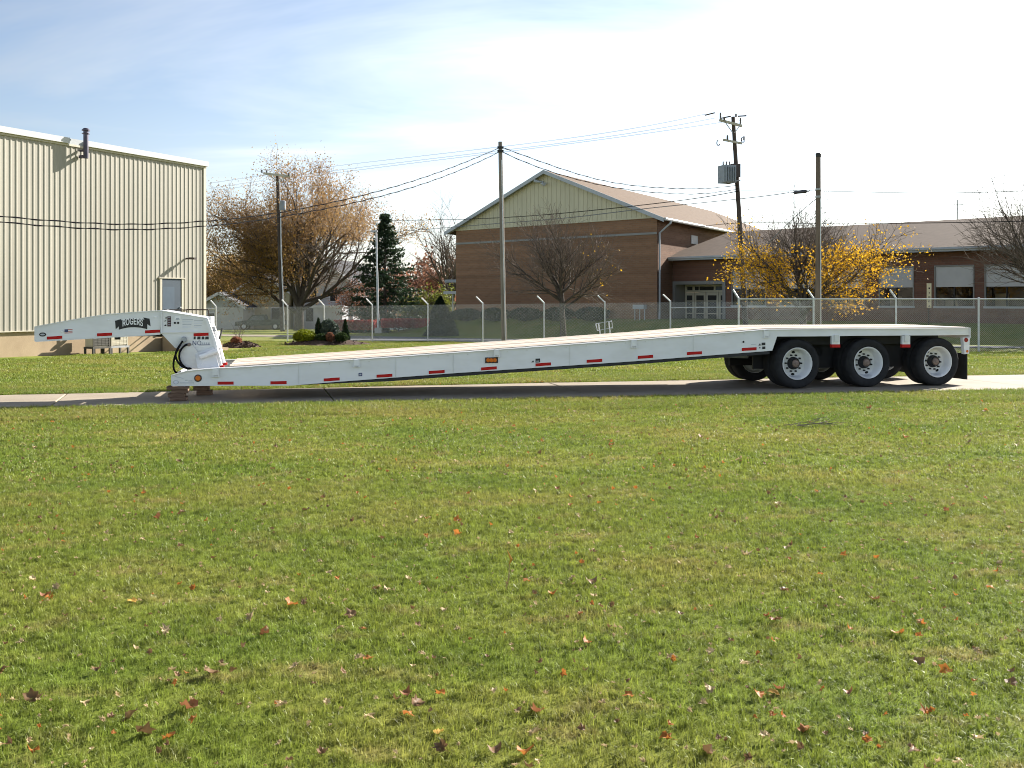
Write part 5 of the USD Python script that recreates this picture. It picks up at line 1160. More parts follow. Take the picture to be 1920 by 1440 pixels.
# spruce
def spruce(name, label, x, y, h, r, seed, mat):
    rng = np.random.default_rng(seed); g = float(gz(x, y)); t = thing(name, label, 'tree', (x, y, g))
    MB().tube([(0, 0, -0.2), (0, 0, h * 0.5), (0, 0, h)], [0.2, 0.12, 0.02], 8).build('trunk', 'bark', t)
    bo, ne = MB(), MB(); pts = []
    z = 0.7
    while z < h - 0.2:
        fr = 1 - z / h; R = r * (fr ** 0.98) * rng.uniform(0.8, 1.15) + 0.03
        for k in range(int(6 + 6 * fr)):
            a = rng.uniform(0, 6.28); L_ = R * rng.uniform(0.75, 1.08); n = 5
            tt = np.linspace(0, 1, n); c = np.stack([np.cos(a) * L_ * tt, np.sin(a) * L_ * tt, z - 0.32 * L_ * tt + 0.26 * L_ * tt ** 2.2], 1)
            bo.tube(c, np.linspace(0.03, 0.01, n), 3, False)
            m = int(18 + 60 * L_ / r); u = rng.uniform(0.12, 1.0, m) ** 0.8
            q = np.stack([np.interp(u, tt, c[:, j]) for j in range(3)], 1)
            w = rng.normal(0, 0.16, (m, 3)) * np.array([1, 1, 0.5]); w[:, 2] -= 0.10
            pts.append(q + w)
        z += 0.22 + 0.25 * fr
    leaves(ne, rng, np.vstack(pts), 0.13)
    bo.build('boughs', 'bark', t, kind='stuff'); ne.build('needles', mat, t, kind='stuff')
p = W(722, 600, 88); spruce('spruce_tree', 'dark green spruce between the rusty tree and the brick hall', p[0], 88, 10.7, 4.9, 41, 'needle_green')
# ---------------------------------------------------------------- shrubs
def shrub(name, label, px, Y, w, h, mat, seed, n=1500, size=0.06, shape='ball', z=None, group=None, cat='shrub', dy=None, n2=None):
    rng = np.random.default_rng(seed); x = (px - CX) / F * Y; g = float(gz(x, Y)) if z is None else z
    t = thing(name, label, cat, (x, Y, g), 0, group)
    st = MB()
    for k in range(7):
        a = rng.uniform(0, 6.28); st.tube([(0, 0, -0.05), (0.15 * w * math.cos(a), 0.15 * w * math.sin(a), h * 0.35), (0.33 * w * math.cos(a), 0.33 * w * math.sin(a), h * 0.75)], [0.02, 0.015, 0.006], 4)
    st.build('stems', 'bark', t)
    d = rng.normal(0, 1, (n, 3)); d /= np.linalg.norm(d, axis=1, keepdims=True); rr = rng.uniform(0.55, 1.0, n) ** 0.5
    lump = 0.82 + 0.3 * meshkit.fbm(d * 2.2 + seed * 7.3, 3, seed)
    q = d * (rr * lump)[:, None]
    if shape == 'cone':
        hz_ = rng.uniform(0, 1, n) ** 1.3; a = rng.uniform(0, 6.28, n); rad = (1 - hz_) ** 0.75 * rng.uniform(0.5, 1, n) ** 0.5 * (0.85 + 0.25 * np.sin(3 * a + 5 * hz_))
        q = np.stack([np.cos(a) * rad, np.sin(a) * rad, hz_ * 2 - 1], 1)
    q = q * np.array([w / 2, (dy or w) / 2, h / 2]) + np.array([0, 0, h / 2 + 0.03])
    q[:, 2] = np.abs(q[:, 2])
    mb = MB(); leaves(mb, rng, q, size); mb.build('foliage', mat, t, kind='stuff')
    return t
YI = 47.5
def mound(name, label, px0, px1, Yc, wy, h, seed):
    x0, x1 = (px0 - CX) / F * Yc, (px1 - CX) / F * Yc; cx = (x0 + x1) / 2; a = (x1 - x0) / 2
    rng = np.random.default_rng(seed); R = np.linspace(0, 1, 9); T = np.linspace(0, 2 * math.pi, 41)[:-1]
    v = []
    for r in R:
        for t in T:
            k = 1 + 0.10 * math.sin(3 * t + seed) + 0.06 * math.sin(7 * t)
            x, y = cx + a * r * k * math.cos(t), Yc + wy * r * k * math.sin(t)
            z = float(gz(x, y)) + h * (1 - r ** 2) ** 1.0 * (0.85 + 0.3 * float(meshkit.fbm(np.array([x * 3, y * 3, 0]), 3, seed))) + 0.008
            v.append((x, y, z))
    n = len(T); f = [[i * n + j, (i + 1) * n + j, (i + 1) * n + (j + 1) % n, i * n + (j + 1) % n] for i in range(len(R) - 1) for j in range(n)]
    o = thing(name, label, 'planting bed', (cx, Yc, 0))
    MB().add(v, f).build('mulch', 'mulch', o, world=True, smooth=True)
    q = []
    for _ in range(260):
        t, r = rng.uniform(0, 6.28), rng.uniform(0, 1.05) ** 0.5
        x, y = cx + a * r * math.cos(t), Yc + wy * r * math.sin(t); q.append((x, y, float(gz(x, y)) + h * max(0, 1 - r * r) + 0.04))
    mb = MB(); leaves(mb, rng, np.array(q), 0.06); mb.build('chips', 'mulch', o, world=True, kind='stuff')
mound('mulch_bed', 'wide dark mulch bed planted with clipped shrubs before the fence', 527, 690, YI, 1.5, 0.30, 1)
mound('mulch_bed', 'small grey mulch bed with a rust-red bush beside the trailer gooseneck', 412, 488, 43.6, 0.8, 0.24, 2)
shrub('yellow_shrub', 'low rounded shrub with bright yellow top in the mulch bed', 570.5, 47.0, 1.08, 0.62, 'shrub_yellow', 3, 2600, 0.05, z=-0.33)
shrub('conical_shrub', 'dark green upright shrub behind the yellow one in the mulch bed', 597, 47.6, 0.5, 1.05, 'needle_green', 4, 2200, 0.05, 'cone', z=-0.25)
shrub('dwarf_spruce', 'pale blue-green rounded dwarf spruce in the middle of the mulch bed', 616.5, 47.8, 0.95, 1.0, 'needle_blue', 5, 3200, 0.05, z=-0.25)
shrub('conical_shrub', 'dark green cone-shaped shrub at the right end of the mulch bed', 647.5, 47.6, 0.46, 1.0, 'needle_green', 6, 2200, 0.05, 'cone', z=-0.27)
shrub('low_shrub', 'low dark green shrub at the foot of the dwarf spruce', 603, 46.8, 0.62, 0.38, 'shrub_green', 7, 1500, 0.045, z=-0.28)
shrub('low_shrub', 'low dark green shrub left of the right-hand cone shrub', 640, 46.9, 0.66, 0.42, 'shrub_green', 8, 1500, 0.045, z=-0.29)
shrub('rust_shrub', 'little rust-coloured shrub before the dwarf spruce', 619, 46.7, 0.42, 0.42, 'leaf_rust', 9, 900, 0.04, z=-0.27)
shrub('red_shrub', 'small rust-red bush in the mulch beside the trailer gooseneck', 443, 43.4, 0.5, 0.38, 'leaf_rust', 10, 1400, 0.045, z=-0.3)
sap = dict(len=[0.5, 0.75, 0.4], rad=[0.022, 0.012, 0.006], kids=[5, 4], seg=[3, 3, 2], wob=[0.03, 0.08, 0.1], up=[0, 0.1, 0.05], taper=[0.8, 0.5, 0.5], start=[0.3, 0.2], ang=[22, 30])
tree('sapling', 'thin bare sapling beside the small rust-red bush', (W(449, 640, 43.7)[0], 43.7), scaled(sap, 1.05), 51, 'bark_pale', minr=0.006, twig='bark_pale', lvl_t=1)
shrub('tall_evergreen', 'big dark pointed evergreen at the left corner of the brick hall', 826, 70, 2.5, 2.7, 'needle_green', 13, 9000, 0.10, 'cone')
def hedge(label, px0, px1, Y, h, seed):
    rng = np.random.default_rng(seed); a, b = W(px0, 600, Y)[0], W(px1, 600, Y)[0]; cx = (a + b) / 2; g = float(gz(cx, Y))
    t = thing('red_hedge', label, 'hedge', (cx, Y, g)); L_ = b - a
    st = MB()
    for k in range(int(L_ / 0.4)):
        x = -L_ / 2 + 0.2 + k * 0.4
        for _ in range(2): st.tube([(x, 0, -0.1), (x + rng.normal(0, .08), rng.normal(0, .12), 0.45), (x + rng.normal(0, .12), rng.normal(0, .16), h * 0.9)], [0.03, 0.02, 0.008], 4)
    st.build('stems', 'bark', t)
    n = int(3200 * L_ / 4)
    q = np.stack([rng.uniform(-L_ / 2, L_ / 2, n), rng.uniform(-0.45, 0.45, n), 0.28 + (h - 0.28) * rng.uniform(0, 1, n) ** 0.8], 1)
    mb = MB(); leaves(mb, rng, q, 0.12); mb.build('foliage', 'leaf_red', t, kind='stuff')
hedge('red clipped hedge left of the silver lamp post', 624, 705, 84, 1.05, 61)
hedge('red clipped hedge right of the silver lamp post', 716, 805, 83.5, 0.95, 62)
# dark foundation planting along the hall
for k in range(5):
    q = B + (A - B) * (0.12 + 0.16 * k) + fn * 1.2
    shrub('yew_shrub', f'dark clipped yew against the brick hall, {["first","second","third","fourth","fifth"][k]} from the left corner', q[0] / q[1] * F + CX, q[1], 2.6, 1.0, 'needle_green', 70 + k, 1500, 0.10, dy=1.3)
# far-off wood behind the houses
rng = np.random.default_rng(77)
mbw, mbt = MB(), MB()
P = []
for k in range(64):
    x = rng.uniform(-130, 60); y = rng.uniform(185, 260); h = rng.uniform(7, 12); g = float(gz(x, y))
    mbt.tube([(x, y, g), (x, y, g + h * 0.8)], [0.3, 0.1], 5)
    n = 260; d = rng.normal(0, 1, (n, 3)); d /= np.linalg.norm(d, axis=1, keepdims=True)
    P.append(np.array([x, y, g + h * 0.58]) + d * (rng.uniform(0.3, 1, n) ** 0.5)[:, None] * np.array([h * 0.42, h * 0.42, h * 0.45]))
leaves(mbw, rng, np.vstack(P), 0.55)
FW = thing('distant_wood', 'far-off brown autumn wood along the horizon', 'wood', (0, 0, 0), kind='stuff')
mbw.build('crowns', 'leaf_rust', FW, kind='stuff'); mbt.build('trunks', 'bark', FW, kind='stuff')

# ---------------------------------------------------------------- houses beyond the street
def house(name, label, px, Y, w, d, hw, hr, rz, wallm, roofm, wins=(), trim='house_white', cat='house', porch=None, door=None):
    x = (px - CX) / F * Y; g = float(gz(x, Y)); t = thing(name, label, cat, (x, Y, g), rz)
    gx_ = w / 2; ov = 0.4
    MB().poly([(-gx_, -0.3), (gx_, -0.3), (gx_, hw), (0, hr), (-gx_, hw)], d, SZ, (0, d / 2, 0)).build('wall', wallm, t)
    k = (hr - hw) / gx_
    for s in (-1, 1):
        e, z = gx_ + ov, hw - k * ov
        m = MB(); a, b, c, dd = [np.array(q, float) for q in ((s * e, -d / 2 - ov, z + .05), (s * e, d / 2 + ov, z + .05), (0, d / 2 + ov, hr + 0.05), (0, -d / 2 - ov, hr + 0.05))]
        up = np.array([0, 0, 0.14])
        m.add([a, b, c, dd, a + up, b + up, c + up, dd + up], [[0, 1, 2, 3], [4, 7, 6, 5], [0, 4, 5, 1], [1, 5, 6, 2], [3, 2, 6, 7], [0, 3, 7, 4]]).build('roof', roofm, t)
        m = MB(); p_, q_ = np.array([s * e, -d / 2 - ov - 0.04, z + 0.02]), np.array([0, -d / 2 - ov - 0.04, hr + 0.03])
        m.bar(p_, q_, 0.06, 0.30).build('rake_board', trim, t)
    for (wx, wz, ww, wh) in wins:
        f = MB().mm(wx - ww / 2 - 0.09, wx + ww / 2 + 0.09, -d / 2 - 0.05, -d / 2 - 0.005, wz - 0.09, wz + wh + 0.09).build('window', trim, t)
        MB().mm(wx - ww / 2, wx + ww / 2, -d / 2 - 0.07, -d / 2 - 0.052, wz, wz + wh).build('pane', 'room_dark', f)
    if door:
        MB().mm(door[0] - 0.5, door[0] + 0.5, -d / 2 - 0.06, -d / 2 - 0.005, 0.0, 2.1).build('door', trim, t)
    if porch:
        a, b, z0, z1, o = porch
        MB().mm(a, b, -d / 2 - o, -d / 2 - 0.01, z1 - 0.1, z1 + 0.12).build('porch_roof', trim, t)
        MB().mm(a + 0.1, b - 0.1, -d / 2 - o + 0.2, -d / 2 - 0.012, -0.3, z1 - 0.12).build('porch', wallm, t)
    return t
GH = house('grey_house', 'grey two-storey house with white gable trim behind the trees', 636, 116, 7.4, 8, 5.2, 7.7, -0.3, 'house_grey', 'shingle_dark', [(-1.2, 3.2, 0.9, 1.5), (1.4, 3.2, 0.9, 1.5), (-1.6, 0.9, 1.0, 1.5)], porch=(-0.2, 3.5, 0, 2.6, 2.2))
MB().poly([(-3.5, 5.35), (3.5, 5.35), (0, 7.55)], 0.04, SZ, (0, -4.01, 0)).build('gable_panel', 'house_white', GH)
house('grey_house', 'grey house wing with plain wall left of the white gable', 592, 118, 5.2, 7, 4.2, 6.2, 0.25, 'house_grey', 'shingle_dark', [(0.3, 1.0, 1.0, 1.5)])
house('cream_house', 'pale yellow house behind the dark utility pole', 505, 116, 6.2, 7, 4.2, 6.2, 0.0, 'house_cream', 'shingle_dark', [(-1.4, 1.0, 1.0, 1.4), (1.6, 1.0, 1.0, 1.4)])
house('garage', 'low grey garage with pale gable right of the metal building', 424, 110, 5.0, 6, 2.5, 3.9, 0.05, 'garage_grey', 'shingle_dark', [(-0.9, 0.8, 0.7, 1.0)], cat='garage')
house('white_shed', 'low white shed behind the red hedge', 757, 104, 3.8, 3.5, 2.0, 2.5, 0.0, 'house_white', 'shingle_dark', [(0.4, 0.9, 0.6, 0.7)], cat='shed')
house('brick_house', 'dark red roofed house far behind, right of the spruce', 808, 165, 9, 8, 3.4, 7.5, 0.2, 'brick_dark', 'shingle_red', [(-1.5, 1, 1, 1.5)])
# parked pickup
p = gnd(492, 622.5) if False else np.array([W(490, 600, 106)[0], 106.0, 0]); p[2] = float(gz(p[0], p[1]))
CARL = thing('pickup_truck', 'dark green pickup parked by the grey garage', 'pickup', p + np.array([0, 0, 0.0]), 0.05)
sl_ = [(-2.6, 0.42), (-2.55, 0.85), (-1.3, 1.0), (-0.75, 1.55), (0.45, 1.6), (0.6, 1.08), (2.55, 1.05), (2.6, 0.5)]
MB().poly(sl_, 1.7, SZ, (0, 0.85, 0)).build('body', 'car_green', CARL)
MB().poly([(-0.68, 1.02), (-0.62, 1.46), (-0.12, 1.5), (-0.12, 1.02)][::-1] if False else [(-1.1, 1.02), (-0.12, 1.02), (-0.12, 1.48), (-0.68, 1.46)], 0.02, SZ, (0, -0.852, 0)).build('window', 'pane_blue', CARL)
MB().poly([(-0.05, 1.02), (0.46, 1.02), (0.38, 1.5), (-0.05, 1.5)], 0.02, SZ, (0, -0.852, 0)).build('window', 'pane_blue', CARL)
for x in (-1.65, 1.6):
    for y in (-0.74, 0.74):
        wl = MB().lathe([(0.0, -0.11), (0.3, -0.11), (0.37, -0.07), (0.37, 0.11), (0, 0.11)], 18, 'y', (x, y, 0.36)).build('wheel', 'rubber', CARL)
        MB().lathe([(0.0, -0.125), (0.2, -0.12), (0.22, -0.112)], 14, 'y', (x, y, 0.36)).build('rim', 'galvanised', wl)
MB().mm(-2.63, -2.57, -0.75, 0.75, 0.42, 0.6).build('bumper', 'galvanised', CARL)
MB().mm(-2.58, -2.53, -0.8, -0.5, 0.66, 0.82).build('headlight', 'decal_white', CARL)
# ---------------------------------------------------------------- grass blades
def patch(rng, size, n, h0, h1, w):
    """a square of turf: every blade a bent three-point strip"""
    x, y = rng.uniform(-size / 2, size / 2, (2, n))
    # tufted: pull blades toward clump centres
    m = max(4, int(n / 34)); cx_, cy_ = rng.uniform(-size / 2, size / 2, (2, m)); k = rng.integers(0, m, n); pull = rng.uniform(0.1, 0.6, n)
    s_ = size / math.sqrt(m)
    x = x * (1 - (pull > .3)) + (pull > .3) * (cx_[k] + rng.normal(0, s_ * 0.36, n)); y = y * (1 - (pull > .3)) + (pull > .3) * (cy_[k] + rng.normal(0, s_ * 0.36, n))
    x = (x + size / 2) % size - size / 2; y = (y + size / 2) % size - size / 2
    h = rng.uniform(h0, h1, n) * (0.55 + 0.85 * rng.random(m)[k] ** 1.5); a = rng.uniform(0, 6.28, n); lean = np.abs(rng.normal(0.55, 0.5, n)) ; la = rng.uniform(0, 6.28, m)[k] + rng.normal(0, 0.9, n)
    wd_ = w * rng.uniform(0.6, 1.3, n)
    b = np.stack([x, y, np.full(n, -0.004)], 1); sd = np.stack([np.cos(a), np.sin(a), 0 * a], 1) * wd_[:, None] / 2
    ld = np.stack([np.cos(la), np.sin(la), 0 * la], 1)
    mid = b + ld * (h * lean * 0.35)[:, None]; mid[:, 2] += h * 0.6
    tip = b + ld * (h * lean * 1.1)[:, None]; tip[:, 2] += h * np.clip(1.05 - 0.42 * lean, 0.25, 1)
    v = np.stack([b - sd, b + sd, mid + sd * 0.8, mid - sd * 0.8, tip], 1).reshape(-1, 3)
    o = (np.arange(n) * 5)[:, None]
    f = np.vstack([o + [0, 1, 2], o + [0, 2, 3], o + [3, 2, 4]])
    return v, f
PI = UsdGeom.PointInstancer.Define(stage, '/World/grass')
key(PI.GetPrim(), 'short green grass blades covering the lawn on both sides of the drive', 'grass', kind='stuff')
rng = np.random.default_rng(2024)
protos = []
def proto(name, *a):
    v, f = patch(rng, *a); p = f'/World/grass/{name}'
    usdkit.mesh(stage, p, (v, f), LOOK['turf_blade']); protos.append(p); return len(protos) - 1
near = [proto(f'turf_near_{k}', 0.5, 3800, 0.014, 0.046, 0.0036) for k in range(4)]
midp = [proto(f'turf_mid_{k}', 1.0, 4600, 0.018, 0.048, 0.0075) for k in range(3)]
farp = [proto(f'turf_far_{k}', 2.0, 5200, 0.03, 0.06, 0.017) for k in range(3)]
edge = [proto(f'turf_edge_{k}', 0.2, 330, 0.03, 0.075, 0.0050) for k in range(3)]
pos, idx, rot, scl = [], [], [], []
def put(x, y, k, s=1.0):
    pos.append((x, y, float(gz(x, y)))); idx.append(k)
    r = rng.integers(0, 4) * math.pi / 2
    rot.append(Gf.Quath(math.cos(r / 2), 0, 0, math.sin(r / 2))); scl.append((s, s, rng.uniform(0.85, 1.15)))
def halfw(y, m): return 0.52 * y + m
# foreground, up to the drive
for yy in np.arange(1.75, 9.6, 0.5):
    for xx in np.arange(-math.ceil(halfw(yy, 2.0) * 2) / 2, halfw(yy, 2.0), 0.5): put(xx, yy, near[rng.integers(4)])
for yy in np.arange(10.0, 23.0, 1.0):
    for xx in np.arange(-math.ceil(halfw(yy, 3)), halfw(yy, 3), 1.0):
        if yy + 0.5 < near_edge(xx - 0.5): put(xx, yy, midp[rng.integers(3)])
for xx in np.arange(-14, 16, 0.2):
    lim = near_edge(xx) + 0.03 * math.sin(xx * 3.1)
    y0_ = math.floor(near_edge(xx) - 0.5) - 0.6
    yy = lim - 0.06
    while yy > lim - 1.7:
        put(xx + rng.uniform(-.05, .05), yy + rng.uniform(-.03, .03), edge[rng.integers(3)], 1.1); yy -= 0.2
# behind the drive, up to the fence
def beyond_ok(x, y):
    if y < far_edge(x) + 1.35: return False
    pC = (np.array([x, y]) - C); ww, nn_ = pC @ wdir, pC @ wn
    if -1.2 < ww < LEN + 1 and nn_ < 1.1: return False
    fy = np.interp(x, [-30, -17, -1.6, 5, 8.5, 30], [56, 55, 51.5, 49, 38, 37])
    return y < fy
for yy in np.arange(18.0, 57, 2.0):
    for xx in np.arange(-28, 30, 2.0):
        if abs(xx) < halfw(yy, 4) and beyond_ok(xx, yy): put(xx, yy, farp[rng.integers(3)])
for xx in np.arange(-16, 18, 0.2):
    lim = far_edge(xx) + 0.2 + 0.10 * math.sin(xx * 2.1)
    yy = lim
    while yy < lim + 2.4:
        put(xx + rng.uniform(-.05, .05), yy + rng.uniform(-.03, .03), edge[rng.integers(3)], 1.1); yy += 0.2
PI.CreatePrototypesRel().SetTargets([Sdf.Path(p) for p in protos])
PI.CreatePositionsAttr(Vt.Vec3fArray.FromNumpy(np.array(pos, np.float32)))
PI.CreateProtoIndicesAttr(Vt.IntArray.FromNumpy(np.array(idx, np.int32)))
PI.CreateOrientationsAttr(Vt.QuathArray(rot))
PI.CreateScalesAttr(Vt.Vec3fArray.FromNumpy(np.array(scl, np.float32)))

# ---------------------------------------------------------------- fallen leaves
def leaf_shape(kind, rng):
    """lobed outline with a midrib, cupped and curled, with a stalk"""
    if kind == 'maple':
        r = [0.7, 0.85, 0.72, 0.95, 0.74, 1.05, 0.74, 0.92, 0.72, 0.88, 0.7, 0.6]; a = np.radians([-60, -25, 5, 35, 62, 90, 118, 145, 175, 205, 240, 270])
    elif kind == 'oak':
        r = [0.3, 0.55, 0.35, 0.62, 0.42, 0.75, 0.5, 1.05, 0.5, 0.75, 0.42, 0.62, 0.35, 0.55, 0.3, 0.5]; a = np.radians([-75, -45, -20, 5, 28, 45, 65, 90, 115, 135, 152, 175, 200, 225, 255, 270])
    else:
        a = np.radians(np.linspace(-90, 250, 14)); r = 0.42 + 0.5 * np.abs(np.sin(a)) ** 1.5
    r = np.array(r) * rng.uniform(0.72, 1.15, len(r)); n = len(r)
    rim = np.stack([r * np.cos(a), r * np.sin(a), np.zeros(n)], 1); inner = rim * 0.5
    P = np.vstack([[0, 0, 0], inner, rim])
    cu, cv, tw = rng.uniform(0.3, 1.1), rng.uniform(-0.5, 0.6), rng.uniform(-0.5, 0.5)
    P[:, 2] = cu * P[:, 0] ** 2 + cv * P[:, 1] ** 2 + tw * P[:, 0] * P[:, 1] + rng.normal(0, 0.12, len(P)) + 0.03
    P[:, 2] -= P[:, 2].min()
    f = []
    for k in range(n):
        k2 = (k + 1) % n; f += [[0, 1 + k, 1 + k2], [1 + k, 1 + n + k, 1 + n + k2], [1 + k, 1 + n + k2, 1 + k2]]
    st = [[0, -0.35, P[0, 2]], [0.02, -0.35, P[0, 2] + 0.02], [0.1, -1.05, 0.16], [0.08, -1.05, 0.14]]
    P2 = np.vstack([P, st]); b = len(P); f += [[b, b + 1, b + 2], [b, b + 2, b + 3]]
    return P2 * 0.5, np.array(f)
rng = np.random.default_rng(99)
variants = {}
CLS = {'orange': ('fallen_orange', 'maple', 'orange curled leaf lying on the lawn', 'orange fallen leaves'),
       'tan': ('fallen_tan', 'oak', 'pale tan dry leaf lying on the lawn', 'tan fallen leaves'),
       'brown': ('fallen_brown', 'maple', 'dark brown shrivelled leaf lying on the lawn', 'dark brown fallen leaves'),
       'red': ('fallen_red', 'maple', 'rust-brown leaf lying on the lawn', 'rust-brown fallen leaves'),
       'gold': ('fallen_gold', 'oval', 'golden yellow leaf lying on the lawn', 'golden yellow fallen leaves')}
UsdGeom.Scope.Define(stage, '/World/leaf_kinds')
def class_prim(path):
    p = stage.CreateClassPrim(path); return p
for c, (mat, shp, lab, grp) in CLS.items():
    for k in range(4):
        v, f = leaf_shape(shp if k < 3 else 'oak', rng); p = f'/LeafKinds/{c}_{k}'
        if not stage.GetPrimAtPath('/LeafKinds'): stage.CreateClassPrim('/LeafKinds')
        variants[c, k] = (v, f)
stage.RemovePrim('/World/leaf_kinds'); stage.RemovePrim('/LeafKinds')
first = {}
def drop(c, x, y, size, label=None, tilt=0.3, z=0.018):
    mat, shp, lab, grp = CLS[c]; k = int(rng.integers(4))
    nm = path_for('/World', 'fallen_leaf')
    xf = UsdGeom.Xform.Define(stage, nm)
    if (c, k) not in first:
        usdkit.mesh(stage, nm + '/blade', variants[c, k], LOOK[mat], smooth=True); first[c, k] = nm
    else:
        xf.GetPrim().GetReferences().AddInternalReference(first[c, k]); xf.GetPrim().SetInstanceable(True)
    pr = xf.GetPrim()
    pr.CreateAttribute('xformOp:translate', Sdf.ValueTypeNames.Double3).Set(Gf.Vec3d(float(x), float(y), float(gz(x, y)) + z))
    pr.CreateAttribute('xformOp:rotateXYZ', Sdf.ValueTypeNames.Float3).Set(Gf.Vec3f(float(math.degrees(rng.normal(0, tilt))), float(math.degrees(rng.normal(0, tilt))), float(rng.uniform(0, 360))))
    pr.CreateAttribute('xformOp:scale', Sdf.ValueTypeNames.Float3).Set(Gf.Vec3f(float(size * 1.16)))
    pr.CreateAttribute('xformOpOrder', Sdf.ValueTypeNames.TokenArray, False, Sdf.VariabilityUniform).Set(Vt.TokenArray(['xformOp:translate', 'xformOp:rotateXYZ', 'xformOp:scale']))
    key(pr, label or lab, 'leaf', None if label else grp)
drop('orange', *gnd(1740, 1368)[:2], 0.085, 'largest bright orange leaf near the bottom right corner of the lawn', 0.2, 0.055)
for c, px, py, s in (('orange', 1727, 1180, .075), ('orange', 1685, 1196, .07), ('red', 1643, 1131, .06), ('orange', 1251, 1397, .07), ('orange', 985, 1425, .075), ('red', 762, 1312, .06), ('orange', 828, 1311, .05), ('orange', 543, 1142, .08), ('red', 498, 1197, .06), ('orange', 93, 1130, .07),
    ('gold', 247, 1135, .06), ('tan', 470, 1169, .075), ('brown', 272, 1387, .075), ('brown', 246, 1358, .09), ('tan', 1256, 1245, .075), ('tan', 1399, 1049, .09), ('orange', 858, 1006, .07), ('orange', 857, 983, .065), ('orange', 631, 1094, .055), ('orange', 1036, 1120, .06), ('orange', 988, 1096, .05),
    ('brown', 1109, 1101, .08), ('tan', 722, 1115, .07), ('red', 1450, 1173, .075), ('orange', 1774, 1266, .06), ('red', 1592, 1308, .05), ('red', 1464, 1300, .055), ('orange', 1510, 1382, .055), ('brown', 830, 1418, .09), ('brown', 658, 1160, .07), ('red', 353, 1338, .085), ('brown', 395, 1272, .08), ('tan', 417, 1260, .05),
    ('tan', 533, 1332, .07), ('orange', 318, 1393, .06), ('tan', 252, 1224, .05), ('brown', 62, 1320, .07), ('orange', 62, 1425, .07), ('tan', 265, 1019, .06), ('brown', 182, 1266, .05), ('orange', 1422, 1312, .06), ('gold', 1450, 1310, .05), ('tan', 1436, 1396, .065), ('orange', 1448, 1351, .05), ('gold', 822, 1385, .06),
    ('orange', 1645, 1053, .055), ('orange', 1580, 1048, .05), ('red', 1775, 963, .05), ('tan', 1470, 1035, .06), ('tan', 1835, 1230, .06), ('brown', 1722, 1250, .06), ('orange', 1855, 1110, .05), ('red', 270, 930, .06), ('brown', 518, 842, .07), ('brown', 605, 938, .06), ('red', 1044, 921, .055), ('orange', 1109, 858, .05),
    ('red', 1317, 822, .07), ('tan', 1296, 825, .06), ('orange', 1653, 742, .05), ('orange', 1546, 748, .04), ('brown', 1655, 775, .05), ('tan', 1180, 822, .05), ('brown', 333, 868, .055), ('tan', 66, 870, .05), ('brown', 1520, 795, .05), ('tan', 1615, 800, .05), ('orange', 1718, 800, .04), ('brown', 10, 1268, .07), ('red', 1005, 1345, .06), ('tan', 925, 1310, .05), ('orange', 1180, 1315, .05)):
    q = gnd(px, py); drop(c, q[0], q[1], s)
for c, px, py, s in (('tan', 690, 1360, .07), ('tan', 640, 1190, .06), ('tan', 610, 1330, .05), ('brown', 780, 1330, .06), ('tan', 1490, 1410, .06), ('tan', 1130, 1330, .06), ('tan', 1000, 1390, .07), ('brown', 930, 1420, .06), ('tan', 1085, 975, .05), ('tan', 960, 1005, .06), ('tan', 780, 985, .06),
    ('tan', 765, 1095, .07), ('tan', 600, 1060, .05), ('tan', 340, 1005, .05), ('brown', 340, 1030, .05), ('tan', 200, 1020, .05), ('tan', 105, 1108, .07), ('tan', 60, 1095, .07), ('tan', 320, 1270, .06), ('tan', 555, 1260, .06), ('tan', 1320, 1330, .07), ('tan', 1780, 960, .05), ('tan', 1230, 870, .05), ('tan', 1700, 1025, .05),
    ('brown', 1560, 985, .06), ('tan', 1575, 1130, .05), ('tan', 1830, 1400, .06), ('brown', 1895, 1290, .06), ('tan', 1890, 995, .05), ('tan', 1345, 1190, .05), ('tan', 500, 1120, .05), ('orange', 1100, 1215, .05), ('orange', 690, 1245, .05), ('tan', 860, 1190, .05)):
    q = gnd(px, py); drop(c, q[0], q[1], s)
cl = ['orange', 'tan', 'tan', 'brown', 'red', 'tan', 'tan', 'tan', 'brown', 'tan']
for k in range(180):
    y = 3.2 + 13.0 * rng.random() ** 1.25; x = rng.uniform(-halfw(y, 1.2), halfw(y, 1.2))
    if y < near_edge(x) - 0.15: drop(cl[rng.integers(len(cl))], x, y, rng.uniform(0.03, 0.085))
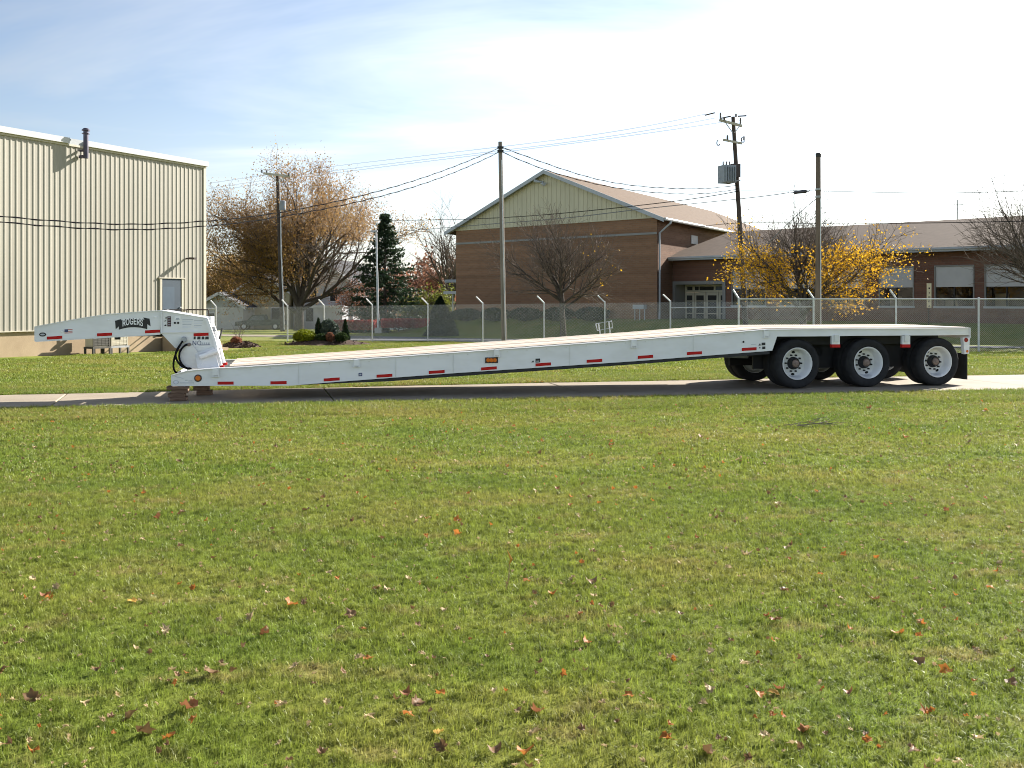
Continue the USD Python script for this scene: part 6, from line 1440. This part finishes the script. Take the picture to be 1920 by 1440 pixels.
# a mass of smaller litter, not countable
mb = MB(); Lm = {'fallen_tan': MB(), 'fallen_brown': MB(), 'fallen_orange': MB()}
LT = thing('leaf_litter', 'scattered small leaf bits on the lawn and along the drive and fence edges', 'leaf litter', (0, 0, 0), kind='stuff')
def litter(n, fx):
    for _ in range(n):
        x, y = fx(); m = list(Lm)[rng.choice(3, p=[.62, .25, .13])]
        v, f = variants[('tan', 'brown', 'orange')[list(Lm).index(m)], int(rng.integers(4))]; a = rng.uniform(0, 6.28); s = rng.uniform(0.018, 0.048)
        R = trimesh.transformations.euler_matrix(rng.normal(0, .5), rng.normal(0, .5), a)[:3, :3]
        Lm[m].add(v @ R.T * s + np.array([x, y, float(gz(x, y)) + 0.042]), f)
def fx1():
    while True:
        y = rng.uniform(3.2, 19); x = rng.uniform(-halfw(y, 1), halfw(y, 1))
        if y < near_edge(x) - 0.1: return x, y
def fx2():
    while True:
        y = rng.uniform(19, 48); x = rng.uniform(-22, 22)
        if beyond_ok(x, y): return x, y
litter(3200, fx1); litter(420, fx2)
litter(420, lambda: (lambda x: (x, far_edge(x) + abs(rng.normal(0.1, 0.18))))(rng.uniform(-14, 14)))
def fxB():
    k = rng.uniform(0, 1); x = 8.7 + k * 15.5; y = 39.3 - k * 1.7 - abs(rng.normal(0.5, 0.35)); return x, y
def fxA():
    k = rng.uniform(0, 1) ** 1.6; x = -7.6 + k * 9.5; y = 51.5 - k * 2.5 - abs(rng.normal(0.6, 0.4)); return x, y
litter(1500, fxB); litter(500, fxA)
for m, b_ in Lm.items(): b_.build('leaf_bits', m, LT, kind='stuff')
# dry stalk in the middle of the lawn
a, b = gnd(948, 1108), gnd(955, 1062)
SK = thing('dry_stalk', 'pale dry plant stalk leaning out of the grass in the middle of the lawn', 'stalk', a)
pt = W(955, 1058, a[1] + 0.03)
MB().tube([a - a, (pt - a) * 0.5 + [0.008, 0, 0], pt - a], [0.004, 0.004, 0.003], 6).build('stem', 'fallen_tan', SK)
MB().tube([pt - a, pt - a + [0.012, 0, 0.03], pt - a + [-0.012, 0.01, 0.08]], [0.003, 0.009, 0.002], 6).build('seed_head', 'fallen_gold', SK)
# fallen twigs by the right of the lawn
for k, (px, py) in enumerate(((1490, 803), (1530, 800))):
    g_ = gnd(px, py); rg = np.random.default_rng(k + 5)
    T_ = thing('fallen_twig', ('grey fallen twig lying on the lawn, left of a second one, below the first axle', 'grey fallen twig lying on the lawn, right of a second one, below the first axle')[k], 'twig', g_ + np.array([0, 0, 0.03]))
    m = MB()
    for j_ in range(6):
        q = np.cumsum(np.vstack([[rg.uniform(-.1, .1), rg.uniform(-.1, .1), 0.01], rg.normal(0, 0.05, (4, 3)) * [1.6, 1, .5] + [0.07, 0, 0.006]]), 0); m.tube(q, [0.006, 0.005, 0.004, 0.003, 0.002], 5)
    m.build('stems', 'bark_pale', T_)
